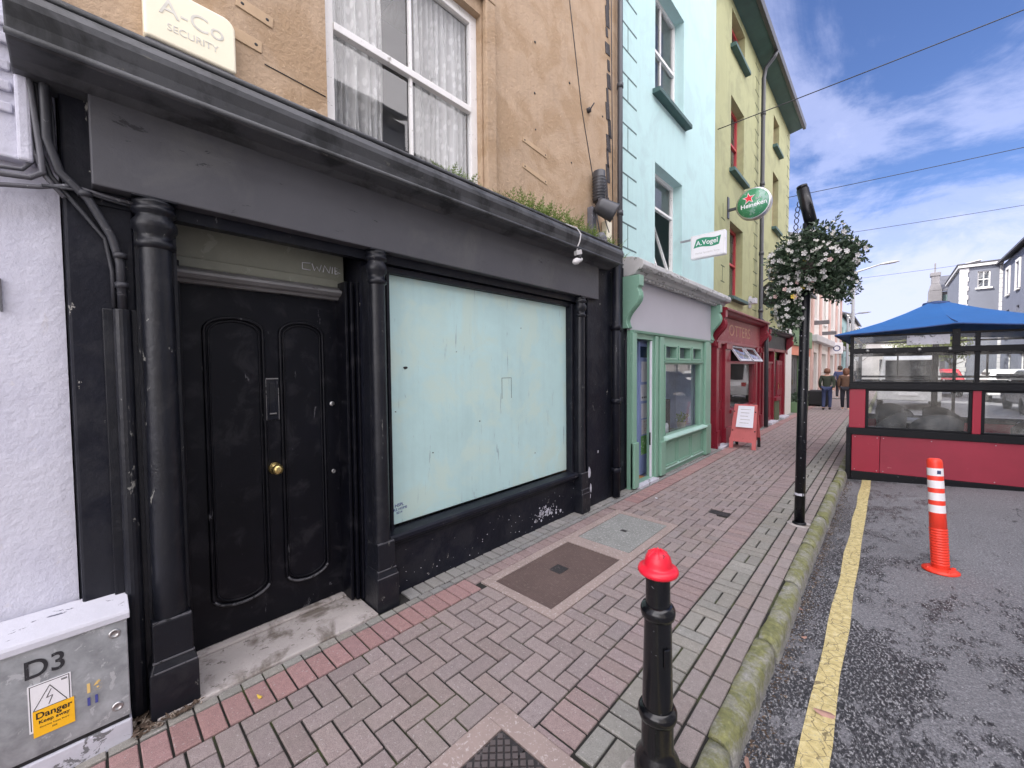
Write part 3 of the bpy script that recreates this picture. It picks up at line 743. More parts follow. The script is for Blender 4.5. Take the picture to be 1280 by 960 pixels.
for k in range(70):
    y, z = rr.gauss(3.18, .10), rr.gauss(.13, .035); s_ = abs(rr.gauss(0, .008)) + .003
    if abs(z - .13) > .1: continue
    b.prism([(-2.5349, y + s_ * math.cos(t) * rr.uniform(.5, 1.3), z + s_ * math.sin(t) * rr.uniform(.5, 1.4)) for t in [k2 * math.pi / 3 for k2 in range(6)]], (.0012, 0, 0))
for k in range(60):
    y, z = rr.uniform(1.5, 3.7), rr.uniform(.02, .3); s_ = .0015 + rr.random() ** 3 * .004
    b.prism([(-2.5349, y + s_ * math.cos(t), z + s_ * math.sin(t)) for t in [k2 * math.pi / 3 for k2 in range(6)]], (.0012, 0, 0))
for (y, z, a, h) in ((3.93, .40, .035, .075), (3.96, .22, .02, .06), (3.95, .13, .01, .03), (4.12, .62, .012, .02)):
    b.prism([(-2.4895, y + a * math.cos(t) * rr.uniform(.6, 1.1), z + h * math.sin(t) * rr.uniform(.7, 1.1)) for t in [k2 * math.pi / 5 for k2 in range(10)]], (.0015, 0, 0))
obj('paint_chips', b, 'plinth', tan)['kind'] = 'stuff'

# engaged columns
def column(y, r, x=-2.505, ped=True, rich=False):
    z1 = 2.395
    b = B(); sh = [(r * 1.02, .44), (r * 1.02, .50), (r, .53), (r * .95, 2.17)]
    b.lathe(sh, (x, y, 0), 22)
    b.box(-2.60, x, y - r * 1.15, y + r * 1.15, .44, 2.3)
    c = obj('column', b, 'column', tan)
    b = B(); k = r
    b.lathe([(k * .95, 2.17), (k * 1.18, 2.18), (k * 1.18, 2.20), (k * .98, 2.21), (k * 1.0, 2.235), (k * 1.28, 2.26), (k * 1.30, 2.29), (k * 1.05, 2.315), (k * 1.05, 2.325), (k * 1.28, 2.335), (k * 1.28, 2.352), (k * 1.08, 2.36), (k * 1.22, 2.372), (k * 1.22, 2.385), (0, 2.386)], (x, y, 0), 22)
    b.box(-2.60, x + k * 1.1, y - k * 1.25, y + k * 1.25, 2.386, 2.394)
    obj('capital', b, 'column', c)
    b = B(); b.box(-2.60, x + r * 1.15, y - r * 1.15, y + r * 1.15, .26, .44)
    obj('plinth_block', b, 'column', c, bev=.006)
    b = B(); e = r * 1.15
    prof = [(0.0, .26), (.012, .245), (.022, .235)]
    X0, X1, Y0, Y1 = -2.60, x + e, y - e, y + e
    e2 = .7
    def ring(o, z): return [b.bm.verts.new(p) for p in ((X0, Y0 - o, z), (X1 + o, Y0 - o, z), (X1 + o, Y1 + o, z), (X0, Y1 + o, z))]
    rs = [ring(.0, .262), ring(.014, .215), ring(.016, .20), ring(.017, -.02)]
    for p, q_ in zip(rs, rs[1:]):
        for i in range(4): b.bm.faces.new((p[i], p[(i + 1) % 4], q_[(i + 1) % 4], q_[i]))
    b.bm.faces.new(rs[0]); b.bm.faces.new(rs[-1][::-1])
    obj('pedestal', b, 'column', c, bev=.006)
    b = B()
    for z, o in ((.4435, -.004), (.2195, .014), (.2635, .004)):
        xx = X1 + o; b.box(xx - .014, xx + .0015, Y0 - o * .9, Y1 + o * .9, z - .006, z + .002)
    obj('worn_edge', b, 'scuff', c, bev=.002)
    return c
column(.24, .064); column(1.345, .055, -2.50); column(3.765, .055, -2.50)
# narrow reeded strips either side of the door
b = B()
for (y, x) in ((.345, -2.76), (1.21, -2.66), (1.24, -2.64), (1.272, -2.615)): b.box(-2.85, x, y - .011, y + .011, .02, 2.2)
obj('door_jamb', b, 'door', tan, bev=.005)
# door
DX = -2.80
b = B(); b.box(DX - .045, DX, .35, 1.20, .035, 2.085); door = obj('door', b, 'door', tan, bev=.003)
def panel(y0, y1, zt=1.90, zb=.30):
    b = B(); n = 12; ym = (y0 + y1) / 2; h = (y1 - y0) / 2
    top = [(ym + h * math.cos(t), zt - .06 + .075 * math.sin(t)) for t in [math.pi * k / n for k in range(n + 1)]]
    bot = [(ym - h * math.cos(t), zb - .075 * math.sin(t)) for t in [math.pi * k / n for k in range(n + 1)]]
    loop = top + bot + [top[0]]
    b.tube([(DX + .006, y, z) for y, z in loop], .010, 6, cap=False)
    b.tube([(DX + .003, ym + (y - ym) * .86, (z - 1.1) * .977 + 1.1) for y, z in loop], .006, 6, cap=False)
    p = obj('panel_moulding', b, 'door', door)
    b = B(); b.tube([(DX + .0135, y, z) for y, z in bot[1:-1]], .0075, 6, cap=True); obj('worn_edge', b, 'scuff', p)
panel(.455, .745); panel(.84, 1.10)
b = B(); b.obox((DX + .004, .787, 1.43), ((0, 1, 0), (0, 0, 1), (1, 0, 0)), (.036, .13, .005)); b.box(DX + .009, DX + .014, .772, .802, 1.34, 1.53); b.box(DX + .009, DX + .018, .768, .806, 1.335, 1.345)
ls_ = obj('letter_slot', b, 'black', door, bev=.003)
b = B(); b.box(DX + .010, DX + .0125, .752, .822, 1.553, 1.560); b.box(DX + .0185, DX + .020, .768, .806, 1.336, 1.344); b.box(DX + .010, DX + .0125, .751, .754, 1.30, 1.56); b.box(DX + .010, DX + .0125, .820, .823, 1.30, 1.50); obj('worn_edge', b, 'lintel', ls_)
b = B(); b.lathe([(.036, 0), (.036, .006), (.014, .01), (.012, .03), (.026, .042), (.032, .058), (.028, .074), (.014, .082), (0, .083)], (DX, .79, .995), 20, (1, 0, 0)); obj('knob', b, 'brass', door)
b = B(); b.lathe([(.017, 0), (.017, .006), (.009, .009), (0, .009)], (DX, 1.155, 1.375), 14, (1, 0, 0)); b.lathe([(.014, 0), (.014, .004), (.01, .005), (.004, .002), (0, .002)], (DX, 1.155, .905), 14, (1, 0, 0)); obj('keyhole', b, 'chrome', door)
b = B(); b.box(-2.87, -2.588, .15, .325, -.02, 2.5); b.box(-2.87, -2.588, 1.283, 1.41, -.02, 2.5); b.box(-2.87, -2.588, .325, 1.283, 2.405, 2.5); obj('door_reveal', b, 'black', tan)
b = B(); b.box(DX - .03, DX + .001, .33, .36, .03, 2.09); b.box(DX - .03, DX + .001, 1.195, 1.28, .03, 2.09); b.box(DX - .05, DX - .04, .3, 1.28, 0, 2.42); obj('door_frame', b, 'door', tan)
b = B(); b.extr([(-2.83, 2.085), (-2.76, 2.085), (-2.745, 2.10), (-2.72, 2.108), (-2.70, 2.125), (-2.70, 2.14), (-2.73, 2.15), (-2.745, 2.165), (-2.83, 2.17)], .33, 1.275); obj('lintel_moulding', b, 'lintel', tan, bev=.002)
b = B(); b.box(-2.83, -2.765, .34, 1.27, 2.17, 2.225); b.box(-2.83, -2.78, .34, 1.25, 2.226, 2.40); fl = obj('fanlight', b, 'fanlight', tan, bev=.004)
b = B(); rr = random.Random(4)
def scrawl(pts): b.tube([(-2.7785, y, z) for y, z in pts], .0032, 5)
base = .98
for ch in ('C', 'W', 'N', 'I', 'B'):
    L = {'C': [[(.05, .045), (.0, .04), (0, .0), (.05, .0)]], 'W': [[(0, .045), (.015, 0), (.03, .03), (.045, 0), (.06, .045)]], 'N': [[(0, 0), (.01, .045), (.04, 0), (.05, .045)]], 'I': [[(0, 0), (0.004, .045)]], 'B': [[(0, 0), (0, .045), (.03, .035), (0, .022), (.035, .01), (0, 0)]]}[ch]
    for l in L: scrawl([(base + a, 2.265 + c) for a, c in l])
    base += {'C': .06, 'W': .07, 'N': .06, 'I': .02, 'B': .05}[ch]
obj('chalk_scrawl', b, 'paper', fl)
b = B(); b.box(-2.86, -2.405, .17, 1.26, -.02, .012); b.box(-2.86, -2.75, .30, 1.255, .012, .030); obj('doorstep', b, 'concrete', tan, bev=.006)
# repair straps and holes in the render
def strap(y0, z0, y1, z1, wd=.022):
    b = B(); a, c = Vector((XF + .004, y0, z0)), Vector((XF + .004, y1, z1)); b.beam(a, c, wd * 2, .006, up=(1, 0, 0)); 
    o = obj('render_patch', b, 'tan_pale', tan, bev=.003)
    b = B()
    for p in (a, c): 
        d = (c - a).normalized() * .03; pp = p + (d if p is a else -d); b.lathe([(.009, .003), (.006, .0045), (0, .0045)], pp, 10, (1, 0, 0))
    obj('screw_hole', b, 'ink', o)
strap(2.96, 3.83, 3.34, 3.80); strap(2.96, 3.58, 3.34, 3.53); strap(.36, 3.46, .74, 3.43, .032); strap(.62, 3.62, .80, 3.60, .03)
b = B()
for (y, z, s_) in ((3.15, 4.35, .012), (3.16, 4.85, .012), (3.75, 4.75, .014), (3.78, 3.9, .01), (4.45, 4.7, .012), (3.16, 4.0, .008)):
    b.lathe([(s_, .0), (s_, .004), (0, .004)], (XF, y, z), 8, (1, 0, 0))
obj('wall_hole', b, 'ink', tan)
b = B(); b.tube([(XF + .004, y, z) for y, z in ((3.5, 9.0), (3.62, 7.0), (3.76, 5.6), (3.98, 4.6), (4.22, 3.9), (4.3, 3.5))], .005, 5); b.tube([(XF + .003, .75, 3.35), (XF + .003, 1.09, 3.33)], .003, 4)
obj('thin_wire', b, 'cable', tan)
b = B(); b.tube([(XF + .03, 4.56, 9.6), (XF + .03, 4.62, 5.5), (XF + .03, 4.66, 3.06)], .006, 5); obj('wire_run', b, 'cable', tan)
b = B(); b.lathe([(.03, 0), (.03, .03), (.012, .035), (0, .05)], (XF, 4.12, 4.62), 10, (1, 0, 0)); b.tube([(XF + .03, 4.12, 4.62), (XF + .06, 4.16, 4.70)], .008, 6); obj('old_bracket', b, 'iron_d', tan)
b = B(); rr = random.Random(23)
for k in range(34):                                # ragged fringe of old paint along the party line
    y, z = 4.57 + rr.uniform(-.03, .05), 3.1 + k * .19; b.obox((XF + .004, y, z), ((0, 1, .1), (0, -.1, 1), (1, 0, 0)), (rr.uniform(.02, .06), rr.uniform(.05, .13), .003))
obj('party_line_stain', b, 'iron_d', tan)
# downpipes at the party wall
for (y, r, z1, mname, nm, x) in ((4.44, .05, 2.9, 'black', 'downpipe', -2.43), (4.60, .011, 2.75, 'plinth', 'conduit', -2.50), (4.70, .028, 2.9, 'black', 'downpipe', -2.53), (4.78, .034, 9.6, 'pipe', 'downpipe', -2.56), (4.86, .02, 2.6, 'black', 'conduit', -2.52)):
    b = B(); b.tube([(x, y, .02), (x, y, z1)], r, 14)
    for z in (.35, 1.2, 2.1, 3.6, 5.2, 6.8):
        if z < z1 and r > .02: b.lathe([(r, -.03), (r * 1.22, -.03), (r * 1.22, .03), (r, .03)], (x, y, z), 14)
    obj(nm, b, mname, tan)
b = B(); b.box(-2.60, -2.52, 4.60, 4.90, 0, 2.9); obj('end_pier_return', b, 'blackwall', tan, bev=.006)

# ---- alarm box, floodlight, cables, weeds
al = thing('alarm_box', 'cream alarm box with faded grey lettering on the tan wall above the ledge', 'alarm box', (XF, .42, 3.12))
b = B(); n = 8; cr = .055; y0, y1, z0, z1 = .235, .60, 3.185, 3.455; pts = []
for cx, cz, a0 in ((y1 - cr, z1 - cr, 0), (y0 + cr, z1 - cr, 90), (y0 + .015, z0 + .015, 180), (y1 - .015, z0 + .015, 270)):
    rad = cr if a0 < 180 else .015
    for k in range(n + 1):
        t = R(a0 + 90 * k / n); pts.append((cx + rad * math.cos(t), cz + rad * math.sin(t)))
b.prism([(XF + .002, p[0], p[1]) for p in pts], (.06, 0, 0)); obj('case', b, 'alarm', al, bev=.012, seg=3)
text('lettering', 'A-Co', .11, (XF + .063, .42, 3.35), 'faint', al, thick=.0008, sx=1.05)
text('lettering', 'SECURITY', .046, (XF + .063, .42, 3.265), 'faint', al, thick=.0008)
b = B(); b.box(XF + .002, XF + .05,   .24, .595, 3.085, 3.182); obj('back_plate', b, 'cable_g', al)

fd = thing('floodlight', 'dark round floodlight hanging off a ribbed bracket box at the end of the ledge', 'floodlight', (XF, 4.33, 3.3))
b = B(); b.lathe([(0, 0), (.075, 0), (.075, .34), (.062, .35), (0, .35)], (XF + .09, 4.22, 3.58), 16, squash=.9)
for k in range(8): b.lathe([(.075, 0), (.083, .008), (.075, .016)], (XF + .09, 4.22, 3.60 + k * .034), 16, squash=.9)
obj('ballast_box', b, 'pipe', fd)
b = B(); d = Vector((.62, .62, -.42)).normalized(); c0 = Vector((XF + .10, 4.14, 3.52))
b.lathe([(0, 0), (.08, .0), (.096, .05), (.108, .22), (.113, .24), (.105, .24)], c0, 22, d); obj('lamp_head', b, 'pipe', fd)
b = B(); b.lathe([(.105, .232), (0, .236)], c0, 22, d); obj('lens', b, 'ink', fd)
b = B(); b.box(XF + .0, XF + .07, 4.10, 4.2, 3.0, 3.5); obj('bracket', b, 'cable_g', fd, bev=.006)
b = B(); b.tube([(XF + .1, 4.2, 3.62), (XF + .14, 4.13, 3.55), (XF + .1, 4.15, 3.4), (XF + .1, 4.22, 3.2)], .008, 6); b.tube([(XF + .1, 4.3, 3.56), (XF + .1, 4.33, 3.4), (XF + .12, 4.4, 3.25)], .006, 6)
obj('loose_wire', b, 'cable_g', fd)
b = B(); b.lathe([(0, 0), (.075, 0), (.07, .06), (.045, .11), (0, .12)], (-2.34, 3.93, 2.98), 16); tag(recentre(obj('vent_cap', b, 'cable_g')), 'small grey domed cap on the ledge beside the floodlight', 'vent cap')
b = B(); b.box(XF + .002, XF + .08, 4.42, 4.54, 3.10, 3.42); tag(recentre(obj('junction_box', b, 'alarm', bev=.01)), 'cream box on the tan wall under the floodlight', 'junction box')

hb = thing('hanging_bulb', 'white bulb holder dangling on a white cable over the charcoal fascia', 'light fitting', (-2.4, 3.4, 2.66))
b = B(); b.tube([(-2.40, 2.75, 3.0), (-2.30, 3.18, 3.0), (-2.26, 3.35, 2.985), (-2.235, 3.385, 2.93), (-2.24, 3.375, 2.86), (-2.26, 3.36, 2.80), (-2.27, 3.37, 2.765)], .0065, 8); obj('cable', b, 'wcable', hb)
b = B(); b.obox((-2.27, 3.385, 2.755), ((.3, 1, .3), (1, -.3, 0), (0, -.3, 1)), (.035, .022, .022)); obj('connector', b, 'wcable', hb, bev=.004)
b = B(); b.lathe([(0, 0), (.022, 0), (.024, .03), (.018, .055), (0, .055)], (-2.27, 3.40, 2.74), 12, (.1, .1, -1)); obj('socket', b, 'ink', hb)
b = B(); b.lathe([(0, 0), (.02, .0), (.026, .02), (.022, .06), (.034, .09), (.03, .125), (.012, .16), (0, .165)], (-2.27, 3.44, 2.70), 14, (.05, -.85, -.35)); obj('bulb', b, 'wcable', hb)
b = B(); b.tube([(-2.36, 1.02, 2.985), (-2.33, 1.15, 3.0), (-2.33, 1.22, 3.0), (-2.36, 1.28, 2.98)], .006, 6); b.tube([(-2.33, .75, 3.0), (-2.31, .9, 3.02), (-2.33, 1.0, 2.99)], .005, 6)
tag(recentre(obj('loose_cable', b, 'wcable')), 'short loop of white cable lying on the ledge below the left of the sash window', 'cable')

def tuft(y, s_, label, seed, fern=True, x=-2.36, z=3.0):
    s_ *= 1.55
    rr = random.Random(seed); b = B()
    for k in range(int(38 * s_ / .1)):
        a = rr.uniform(0, 6.28); L = s_ * rr.uniform(.5, 1.1); el = rr.uniform(.5, 1.4)
        p = Vector((x + rr.gauss(0, s_ * .35) * .5, y + rr.gauss(0, s_ * .8), z)); d = Vector((math.cos(a) * math.cos(el), math.sin(a) * math.cos(el), math.sin(el)))
        prev = None; w = L * .05; side = d.cross(Vector((0, 0, 1))).normalized()
        for i in range(6):
            q_ = p + d * (L * i / 5) + Vector((0, 0, -.25 * L * (i / 5) ** 2))
            if i and fern:
                for sg in (-1, 1):
                    t = q_ + side * sg * L * .2 * (1 - i / 6.5) + d * L * .1; bb = q_ - d * L * .03
                    b.face([tuple(q_), tuple((q_ + t) / 2 + d * L * .035), tuple(t), tuple((bb + t) / 2 - d * L * .02)])
            if prev is not None: b.face([tuple(prev - side * w * .3), tuple(prev + side * w * .3), tuple(q_ + side * w * .2), tuple(q_ - side * w * .2)])
            prev = q_
    tag(recentre(obj('weed_tuft', b, 'leaf2', recalc=False)), label, 'weed', 'green weeds growing on the shopfront ledge')
tuft(1.93, .085, 'single small weed in front of the lace curtain, furthest left on the ledge', 1)
tuft(2.33, .05, 'tiny weed at the foot of the white window frame', 2)
tuft(2.72, .11, 'pale green weed just right of the sash window', 3)
tuft(3.12, .13, 'weed clump on the ledge to the left of the dangling white cable', 4)
tuft(3.42, .12, 'bushy weed clump right behind the dangling white cable', 5)
tuft(3.80, .10, 'weed between the cable and the grey domed cap', 6)
tuft(4.12, .12, 'fern under the floodlight', 7, x=-2.38)
tuft(4.30, .085, 'fern hanging at the right end of the ledge by the downpipe', 8, x=-2.33, z=2.90)

# ---- left: white rendered house, conduits
wh = house('terraced_house', 'lilac white rendered house at the left edge of the photo', XF + .03, -7.0, -.055, 9.4, 'white', [(-3.0, -1.8, 3.4, 5.2)])
sash(wh, XF + .03, -3.0, -1.8, 3.4, 5.2, 'wframe', sill='wframe')
b = B(); b.box(XF + .032, -2.53, -.60, -.115, 2.45, 3.02)
for k, z in enumerate((2.62, 2.70, 2.78, 2.88, 2.95)): b.box(-2.53, -2.515 + .006 * (k % 2), -.60, -.165, z, z + .04)
obj('moulded_panel', b, 'white', wh, bev=.008)
b = B(); b.box(-2.528, -2.49, -.158, -.118, 2.44, 2.97); obj('corner_trim', b, 'white', wh, bev=.01)
b = B(); b.box(XF + .031, XF + .045, -.228, -.222, 1.85, 1.98); obj('small_bracket', b, 'cable_g', wh)
cd = thing('electrical_conduit', 'painted conduit and cables running down the corner between the white wall and the black shopfront', 'conduit', (-2.5, .0, 1.9))
b = B(); b.tube([(-2.50, -.10, 3.08), (-2.50, -.08, 2.81), (-2.50, -.08, 2.55), (-2.50, -.05, 2.43), (-2.50, .03, 2.34), (-2.50, .095, 2.20), (-2.50, .118, 2.09), (-2.50, .12, 1.885)], .0165, 12)
for y, z in ((.02, 2.36), (.118, 2.12), (.12, 1.99)): b.lathe([(.017, -.012), (.024, -.012), (.024, .012), (.017, .012)], (-2.50, y, z), 12)
obj('main_pipe', b, 'cable', cd)
for k, (pts, r) in enumerate([([(-.12, 3.05), (-.10, 2.72), (-.10, 2.50), (-.075, 2.41), (0, 2.30), (.075, 2.19), (.093, 2.05), (.094, 1.89)], .009), ([(-.14, 3.0), (-.125, 2.7), (-.12, 2.5), (-.09, 2.40), (-.04, 2.33)], .008), ([(-.6, 2.39), (-.21, 2.37), (-.13, 2.38), (-.095, 2.41), (-.10, 2.50), (-.11, 2.63), (-.13, 2.9)], .011), ([(-.6, 2.42), (-.22, 2.40), (-.15, 2.41), (-.115, 2.46), (-.125, 2.6)], .008), ([(-.6, 2.35), (-.21, 2.33), (-.11, 2.352), (-.02, 2.385), (.08, 2.372), (.20, 2.362)], .009), ([(-.10, 2.36), (.0, 2.37), (.10, 2.355), (.20, 2.345)], .006), ([(-.09, 3.0), (-.065, 2.7), (-.06, 2.5), (-.04, 2.42), (.02, 2.37)], .006)]):
    b = B(); b.tube([(-2.515 + .008 * (k % 3), y, z) for y, z in pts], r, 8); obj('cable', b, 'cable' if k in (0, 6, 5) else 'cable_g', cd)
b = B(); b.box(-2.53, -2.515, .055, .175, .02, 1.885)
prof = [(-2.515 + .030 * math.sin(t), .118 + .032 * math.cos(t)) for t in [math.pi * k / 8 for k in range(9)]]
b.prism([(x, y, .02) for x, y in prof], (0, 0, 1.865)); obj('casing', b, 'column', cd, bev=.003)

# ---- utility cabinet
ub = thing('utility_cabinet', 'galvanised street cabinet marked D3 with a yellow danger sticker, against the white wall', 'cabinet', (-2.5, -.3, 0))
b = B(); b.box(-2.57, -2.395, -.82, .085, .105, .535); obj('door_panel', b, 'galv', ub, bev=.004)
b = B(); b.extr([(-2.575, .536), (-2.575, .60), (-2.56, .612), (-2.39, .572), (-2.385, .56), (-2.385, .536)], -.84, .094); obj('lid', b, 'cabtop', ub, bev=.003)
b = B(); b.box(-2.565, -2.405, -.82, .08, .086, .105); obj('base_gap', b, 'ink', ub)
b = B(); b.box(-2.575, -2.392, -.83, .088, -.02, .086); obj('base', b, 'plinth', ub, bev=.006)
xs_ = -2.394
for (y, z) in ((.045, .485), (.045, .165)):
    b = B(); b.lathe([(.019, 0), (.018, .004), (.012, .005), (.011, .002), (0, .002)], (xs_, y, z), 16, (1, 0, 0)); obj('bolt', b, 'chrome', ub)
b = B(); b.box(xs_, xs_ + .0012, -.197, -.084, .205, .392); sg = obj('warning_sign', b, 'sign_w', ub)
b = B()
X1 = xs_ + .0016
for (a, c, d, e) in ((-.193, -.088, .386, .3885), (-.193, -.1905, .213, .386), (-.0905, -.088, .213, .386)): b.box(X1 - .0003, X1, a, c, d, e)
for (p, q_) in (((-.1405, .372), (-.185, .288)), ((-.1405, .372), (-.096, .288)), ((-.185, .288), (-.096, .288)), ((-.137, .355), (-.150, .325)), ((-.150, .325), (-.134, .328)), ((-.134, .328), (-.145, .297)), ((-.110, .378), (-.094, .378)), ((-.110, .374), (-.094, .374))):
    b.beam((X1, *p), (X1, *q_), .0022, .0006, up=(1, 0, 0))
obj('pictogram', b, 'ink', sg)
b = B(); b.box(xs_ + .0014, xs_ + .0026, -.187, -.078, .183, .287); st = obj('yellow_label', b, 'yellow_t', sg)
text('lettering', 'Danger', .034, (xs_ + .003, -.1325, .264), 'ink', st, thick=.0003, bold=.0006, sx=.95)
text('lettering', 'Keep away', .0185, (xs_ + .003, -.1325, .238), 'ink', st, thick=.0003, bold=.0003)
text('lettering', 'Electricity Supply Board', .008, (xs_ + .003, -.1325, .218), 'ink', st, thick=.0002)
text('lettering', 'ESB', .009, (xs_ + .003, -.1325, .203), 'ink', st, thick=.0002)
text('stencil_number', 'D3', .10, (xs_ + .001, -.150, .452), 'stencil', ub, thick=.0005, bold=.0012, sx=.92)
text('painted_number', '16', .052, (xs_ + .001, -.024, .292), 'yel_ink', ub, thick=.0005, bold=.002)
text('painted_number', '11', .044, (xs_ + .001, -.027, .236), 'blue_ink', ub, thick=.0005, bold=.002)
# litter gathered between cabinet and column
b = B(); rr = random.Random(2)
for k in range(420):
    x, y = rr.uniform(-2.56, -2.36), rr.uniform(.09, .33)
    if y > .19 and x > -2.38: continue
    s_ = rr.uniform(.003, .014); b.obox((x, y, .004 + rr.random() * .01), ((rr.uniform(-1, 1), rr.uniform(-1, 1), rr.uniform(-.4, .4)), (rr.uniform(-1, 1), rr.uniform(-1, 1), rr.uniform(-.4, .4)), (0, 0, 1)), (s_, s_ * .6, .002))
tag(recentre(obj('leaf_litter', b, 'debris')), 'brown crumbled leaves and grit between the cabinet and the column foot', 'litter', kind='stuff')
b = B(); rr = random.Random(31)
for k in range(1500):
    y = rr.uniform(1.2, 7.8); x = -.43 + abs(rr.gauss(0, .035)) * (1.6 if rr.random() < .3 else 1); s_ = rr.uniform(.0015, .006)
    b.obox((x, y, rz(x) + s_ * .4), ((rr.uniform(-1, 1), rr.uniform(-1, 1), 0), (rr.uniform(-1, 1), rr.uniform(-1, 1), .3), (0, 0, 1)), (s_, s_ * .7, s_ * .4))
tag(recentre(obj('gutter_grit', b, 'debris')), 'grit and crumbs gathered in the gutter along the kerb', 'grit', kind='stuff')
for i, (x, y, z, a, s_, lb) in enumerate(((-.20, 2.42, rz(-.2) + .012, .3, .045, 'dead pinkish leaf lying on the yellow line'), (-.40, 1.86, -.09, 1.9, .055, 'dead leaf standing against the kerb'), (-2.22, .53, .008, .4, .018, 'tiny yellow leaf on the red bricks by the doorstep'), (-.36, 3.05, -.105, .8, .02, 'scrap of dry leaf in the gutter beyond the bollard'), (-.42, 3.4, -.108, 2.3, .022, 'twisted dry leaf in the gutter'), (-2.05, 4.75, .006, .1, .018, 'small white scrap on the bricks near the green doorway'))):
    b = B(); n = 8
    pts = [(s_ * math.cos(t), s_ * .42 * math.sin(t) * (1 + .3 * math.cos(t)), .006 * math.cos(2 * t)) for t in [2 * math.pi * k / n for k in range(n)]]
    c = b.bm.verts.new((0, 0, .004)); vs = [b.bm.verts.new(p) for p in pts]
    for k in range(n): b.bm.faces.new((c, vs[k], vs[(k + 1) % n]))
    o = obj('fallen_leaf', b, 'paper' if i == 5 else 'petal_y' if i == 2 else 'dead', recalc=False); o.location = (x, y, z); o.rotation_euler = (.25 if i != 1 else 1.1, .1, a); tag(o, lb, 'paper scrap' if i == 5 else 'leaf')
    if i == 5: o.name = 'paper_scrap'
# ================================================================ AQUA HOUSE + GREEN SHOP
aq = house('terraced_house', 'pale aqua rendered house above the sage green shopfront', XF, 4.91, 8.785, 9.75, 'teal',
           [(5.96, 7.10, 5.74, 7.44, .16), (5.97, 7.06, 3.10, 4.71, .16), (4.98, 7.98, -.02, 2.08, .02), (5.96, 7.10, 8.1, 9.2, .16)])
sash(aq, XF, 5.96, 7.10, 5.74, 7.44, 'wframe', rev=.15, bars=(1, 1), gm='glass', sill='sill_green', sillp=.12, sillh=.08, fw=.06)
sash(aq, XF, 5.96, 7.10, 8.1, 9.2, 'wframe', rev=.15, bars=(1, 1), gm='glass', sill='sill_green', sillp=.12, sillh=.08, fw=.06)
f = B(); x0 = XF - .15
for a in ((5.97, 6.03, 3.10, 4.71), (7.0, 7.06, 3.10, 4.71), (6.03, 7.0, 4.65, 4.71), (6.03, 7.0, 3.10, 3.17), (6.03, 7.0, 4.15, 4.19)): f.box(x0, x0 - .05, *a)
w2 = obj('window', f, 'wframe', aq, bev=.004)
f = B()      # the lower casement is tilted inward
def tl(y, z, dx=0): k = (z - 3.17) / .98; return (x0 - .03 - .30 * k + dx, y, z)
for (a, c) in (((6.05, 3.18), (6.05, 4.13)), ((6.98, 3.18), (6.98, 4.13)), ((6.05, 3.19), (6.98, 3.19)), ((6.05, 4.12), (6.98, 4.12)), ((6.5, 3.19), (6.5, 4.12))): f.beam(tl(*a), tl(*c), .05, .04, up=(1, 0, .3))
obj('tilted_casement', f, 'wframe', w2, bev=.004)
f = B(); xg = x0 - .52; f.face([(xg, 5.9, 3.0), (xg, 7.1, 3.0), (xg, 7.1, 4.8), (xg, 5.9, 4.8)]); obj('room', f, 'darkint', w2)
f = B(); xg = x0 - .03; f.face([(xg, 6.03, 4.19), (xg, 7.0, 4.19), (xg, 7.0, 4.65), (xg, 6.03, 4.65)]); obj('pane', f, 'glass', w2)
b = B(); z = 3.22; k = 0
while z < 9.6:
    b.box(XF - .004, XF + .0035, 4.93, 5.36, z, z + .020)
    if k % 2 == 0: b.box(XF - .004, XF + .003, 5.10, 5.113, z + .02, z + .325)
    z += .325; k += 1
obj('quoin_joint', b, 'groove', aq)
# cornice of the shop: lead roll, dentils
b = B(); b.extr([(-2.62, 3.06), (-2.42, 3.03), (-2.32, 3.0), (-2.26, 2.96), (-2.245, 2.90), (-2.27, 2.855), (-2.34, 2.84), (-2.36, 2.80), (-2.44, 2.785), (-2.60, 2.785)], 4.80, 8.62)
obj('shop_cornice', b, 'stone', aq, bev=.008)
b = B(); y = 4.86
while y < 8.5: b.box(-2.44, -2.375, y, y + .07, 2.765, 2.835); y += .125
obj('dentils', b, 'stone', aq, bev=.004)
GX = -2.45
b = B(); b.box(-2.60, -2.475, 4.86, 8.16, 2.10, 2.784); obj('fascia', b, 'lilac', aq, bev=.004)
def corbel(root, y0, y1, zt, zb, m, x=-2.46, out=.24):
    h = zt - zb; n = 10; pr_ = [(x - .1, zt), (x + out, zt), (x + out, zt - .20 * h), (x + out - .02, zt - .22 * h)]
    for k in range(n + 1):
        t = k / n; pr_.append((x + .02 + (out - .05) * (.5 + .5 * math.cos(math.pi * t)) + .045 * math.sin(2 * math.pi * t), zt - h * (.25 + .75 * t)))
    pr_.append((x - .1, zb)); b = B(); b.extr(pr_, y0, y1); c = obj('corbel', b, m, root, bev=.006)
    b = B()
    for k in range(3):
        yy = y0 + (y1 - y0) * (.25 + .25 * k); b.tube([(px + .004, yy, pz) for px, pz in pr_[4:-1]], .007, 5)
    obj('flute', b, m, c); return c
corbel(aq, 4.78, 4.90, 2.78, 2.12, 'green', out=.17); corbel(aq, 8.16, 8.28, 2.78, 2.12, 'green', out=.15)
GO = [(4.985, 5.54, .04, 2.0), (5.93, 7.52, .575, 1.66), (5.96, 6.38, 1.745, 1.935), (6.50, 6.98, 1.745, 1.935), (7.10, 7.50, 1.745, 1.935)]
b = wall_sheet(GX, 4.86, 8.10, -.02, 2.10, GO, rev=.09)
b.face([(GX, 4.86, 0), (GX, 4.86, 2.1), (-2.62, 4.86, 2.1), (-2.62, 4.86, 0)]); b.face([(GX, 8.10, 0), (GX, 8.10, 2.1), (-2.62, 8.10, 2.1), (-2.62, 8.10, 0)])
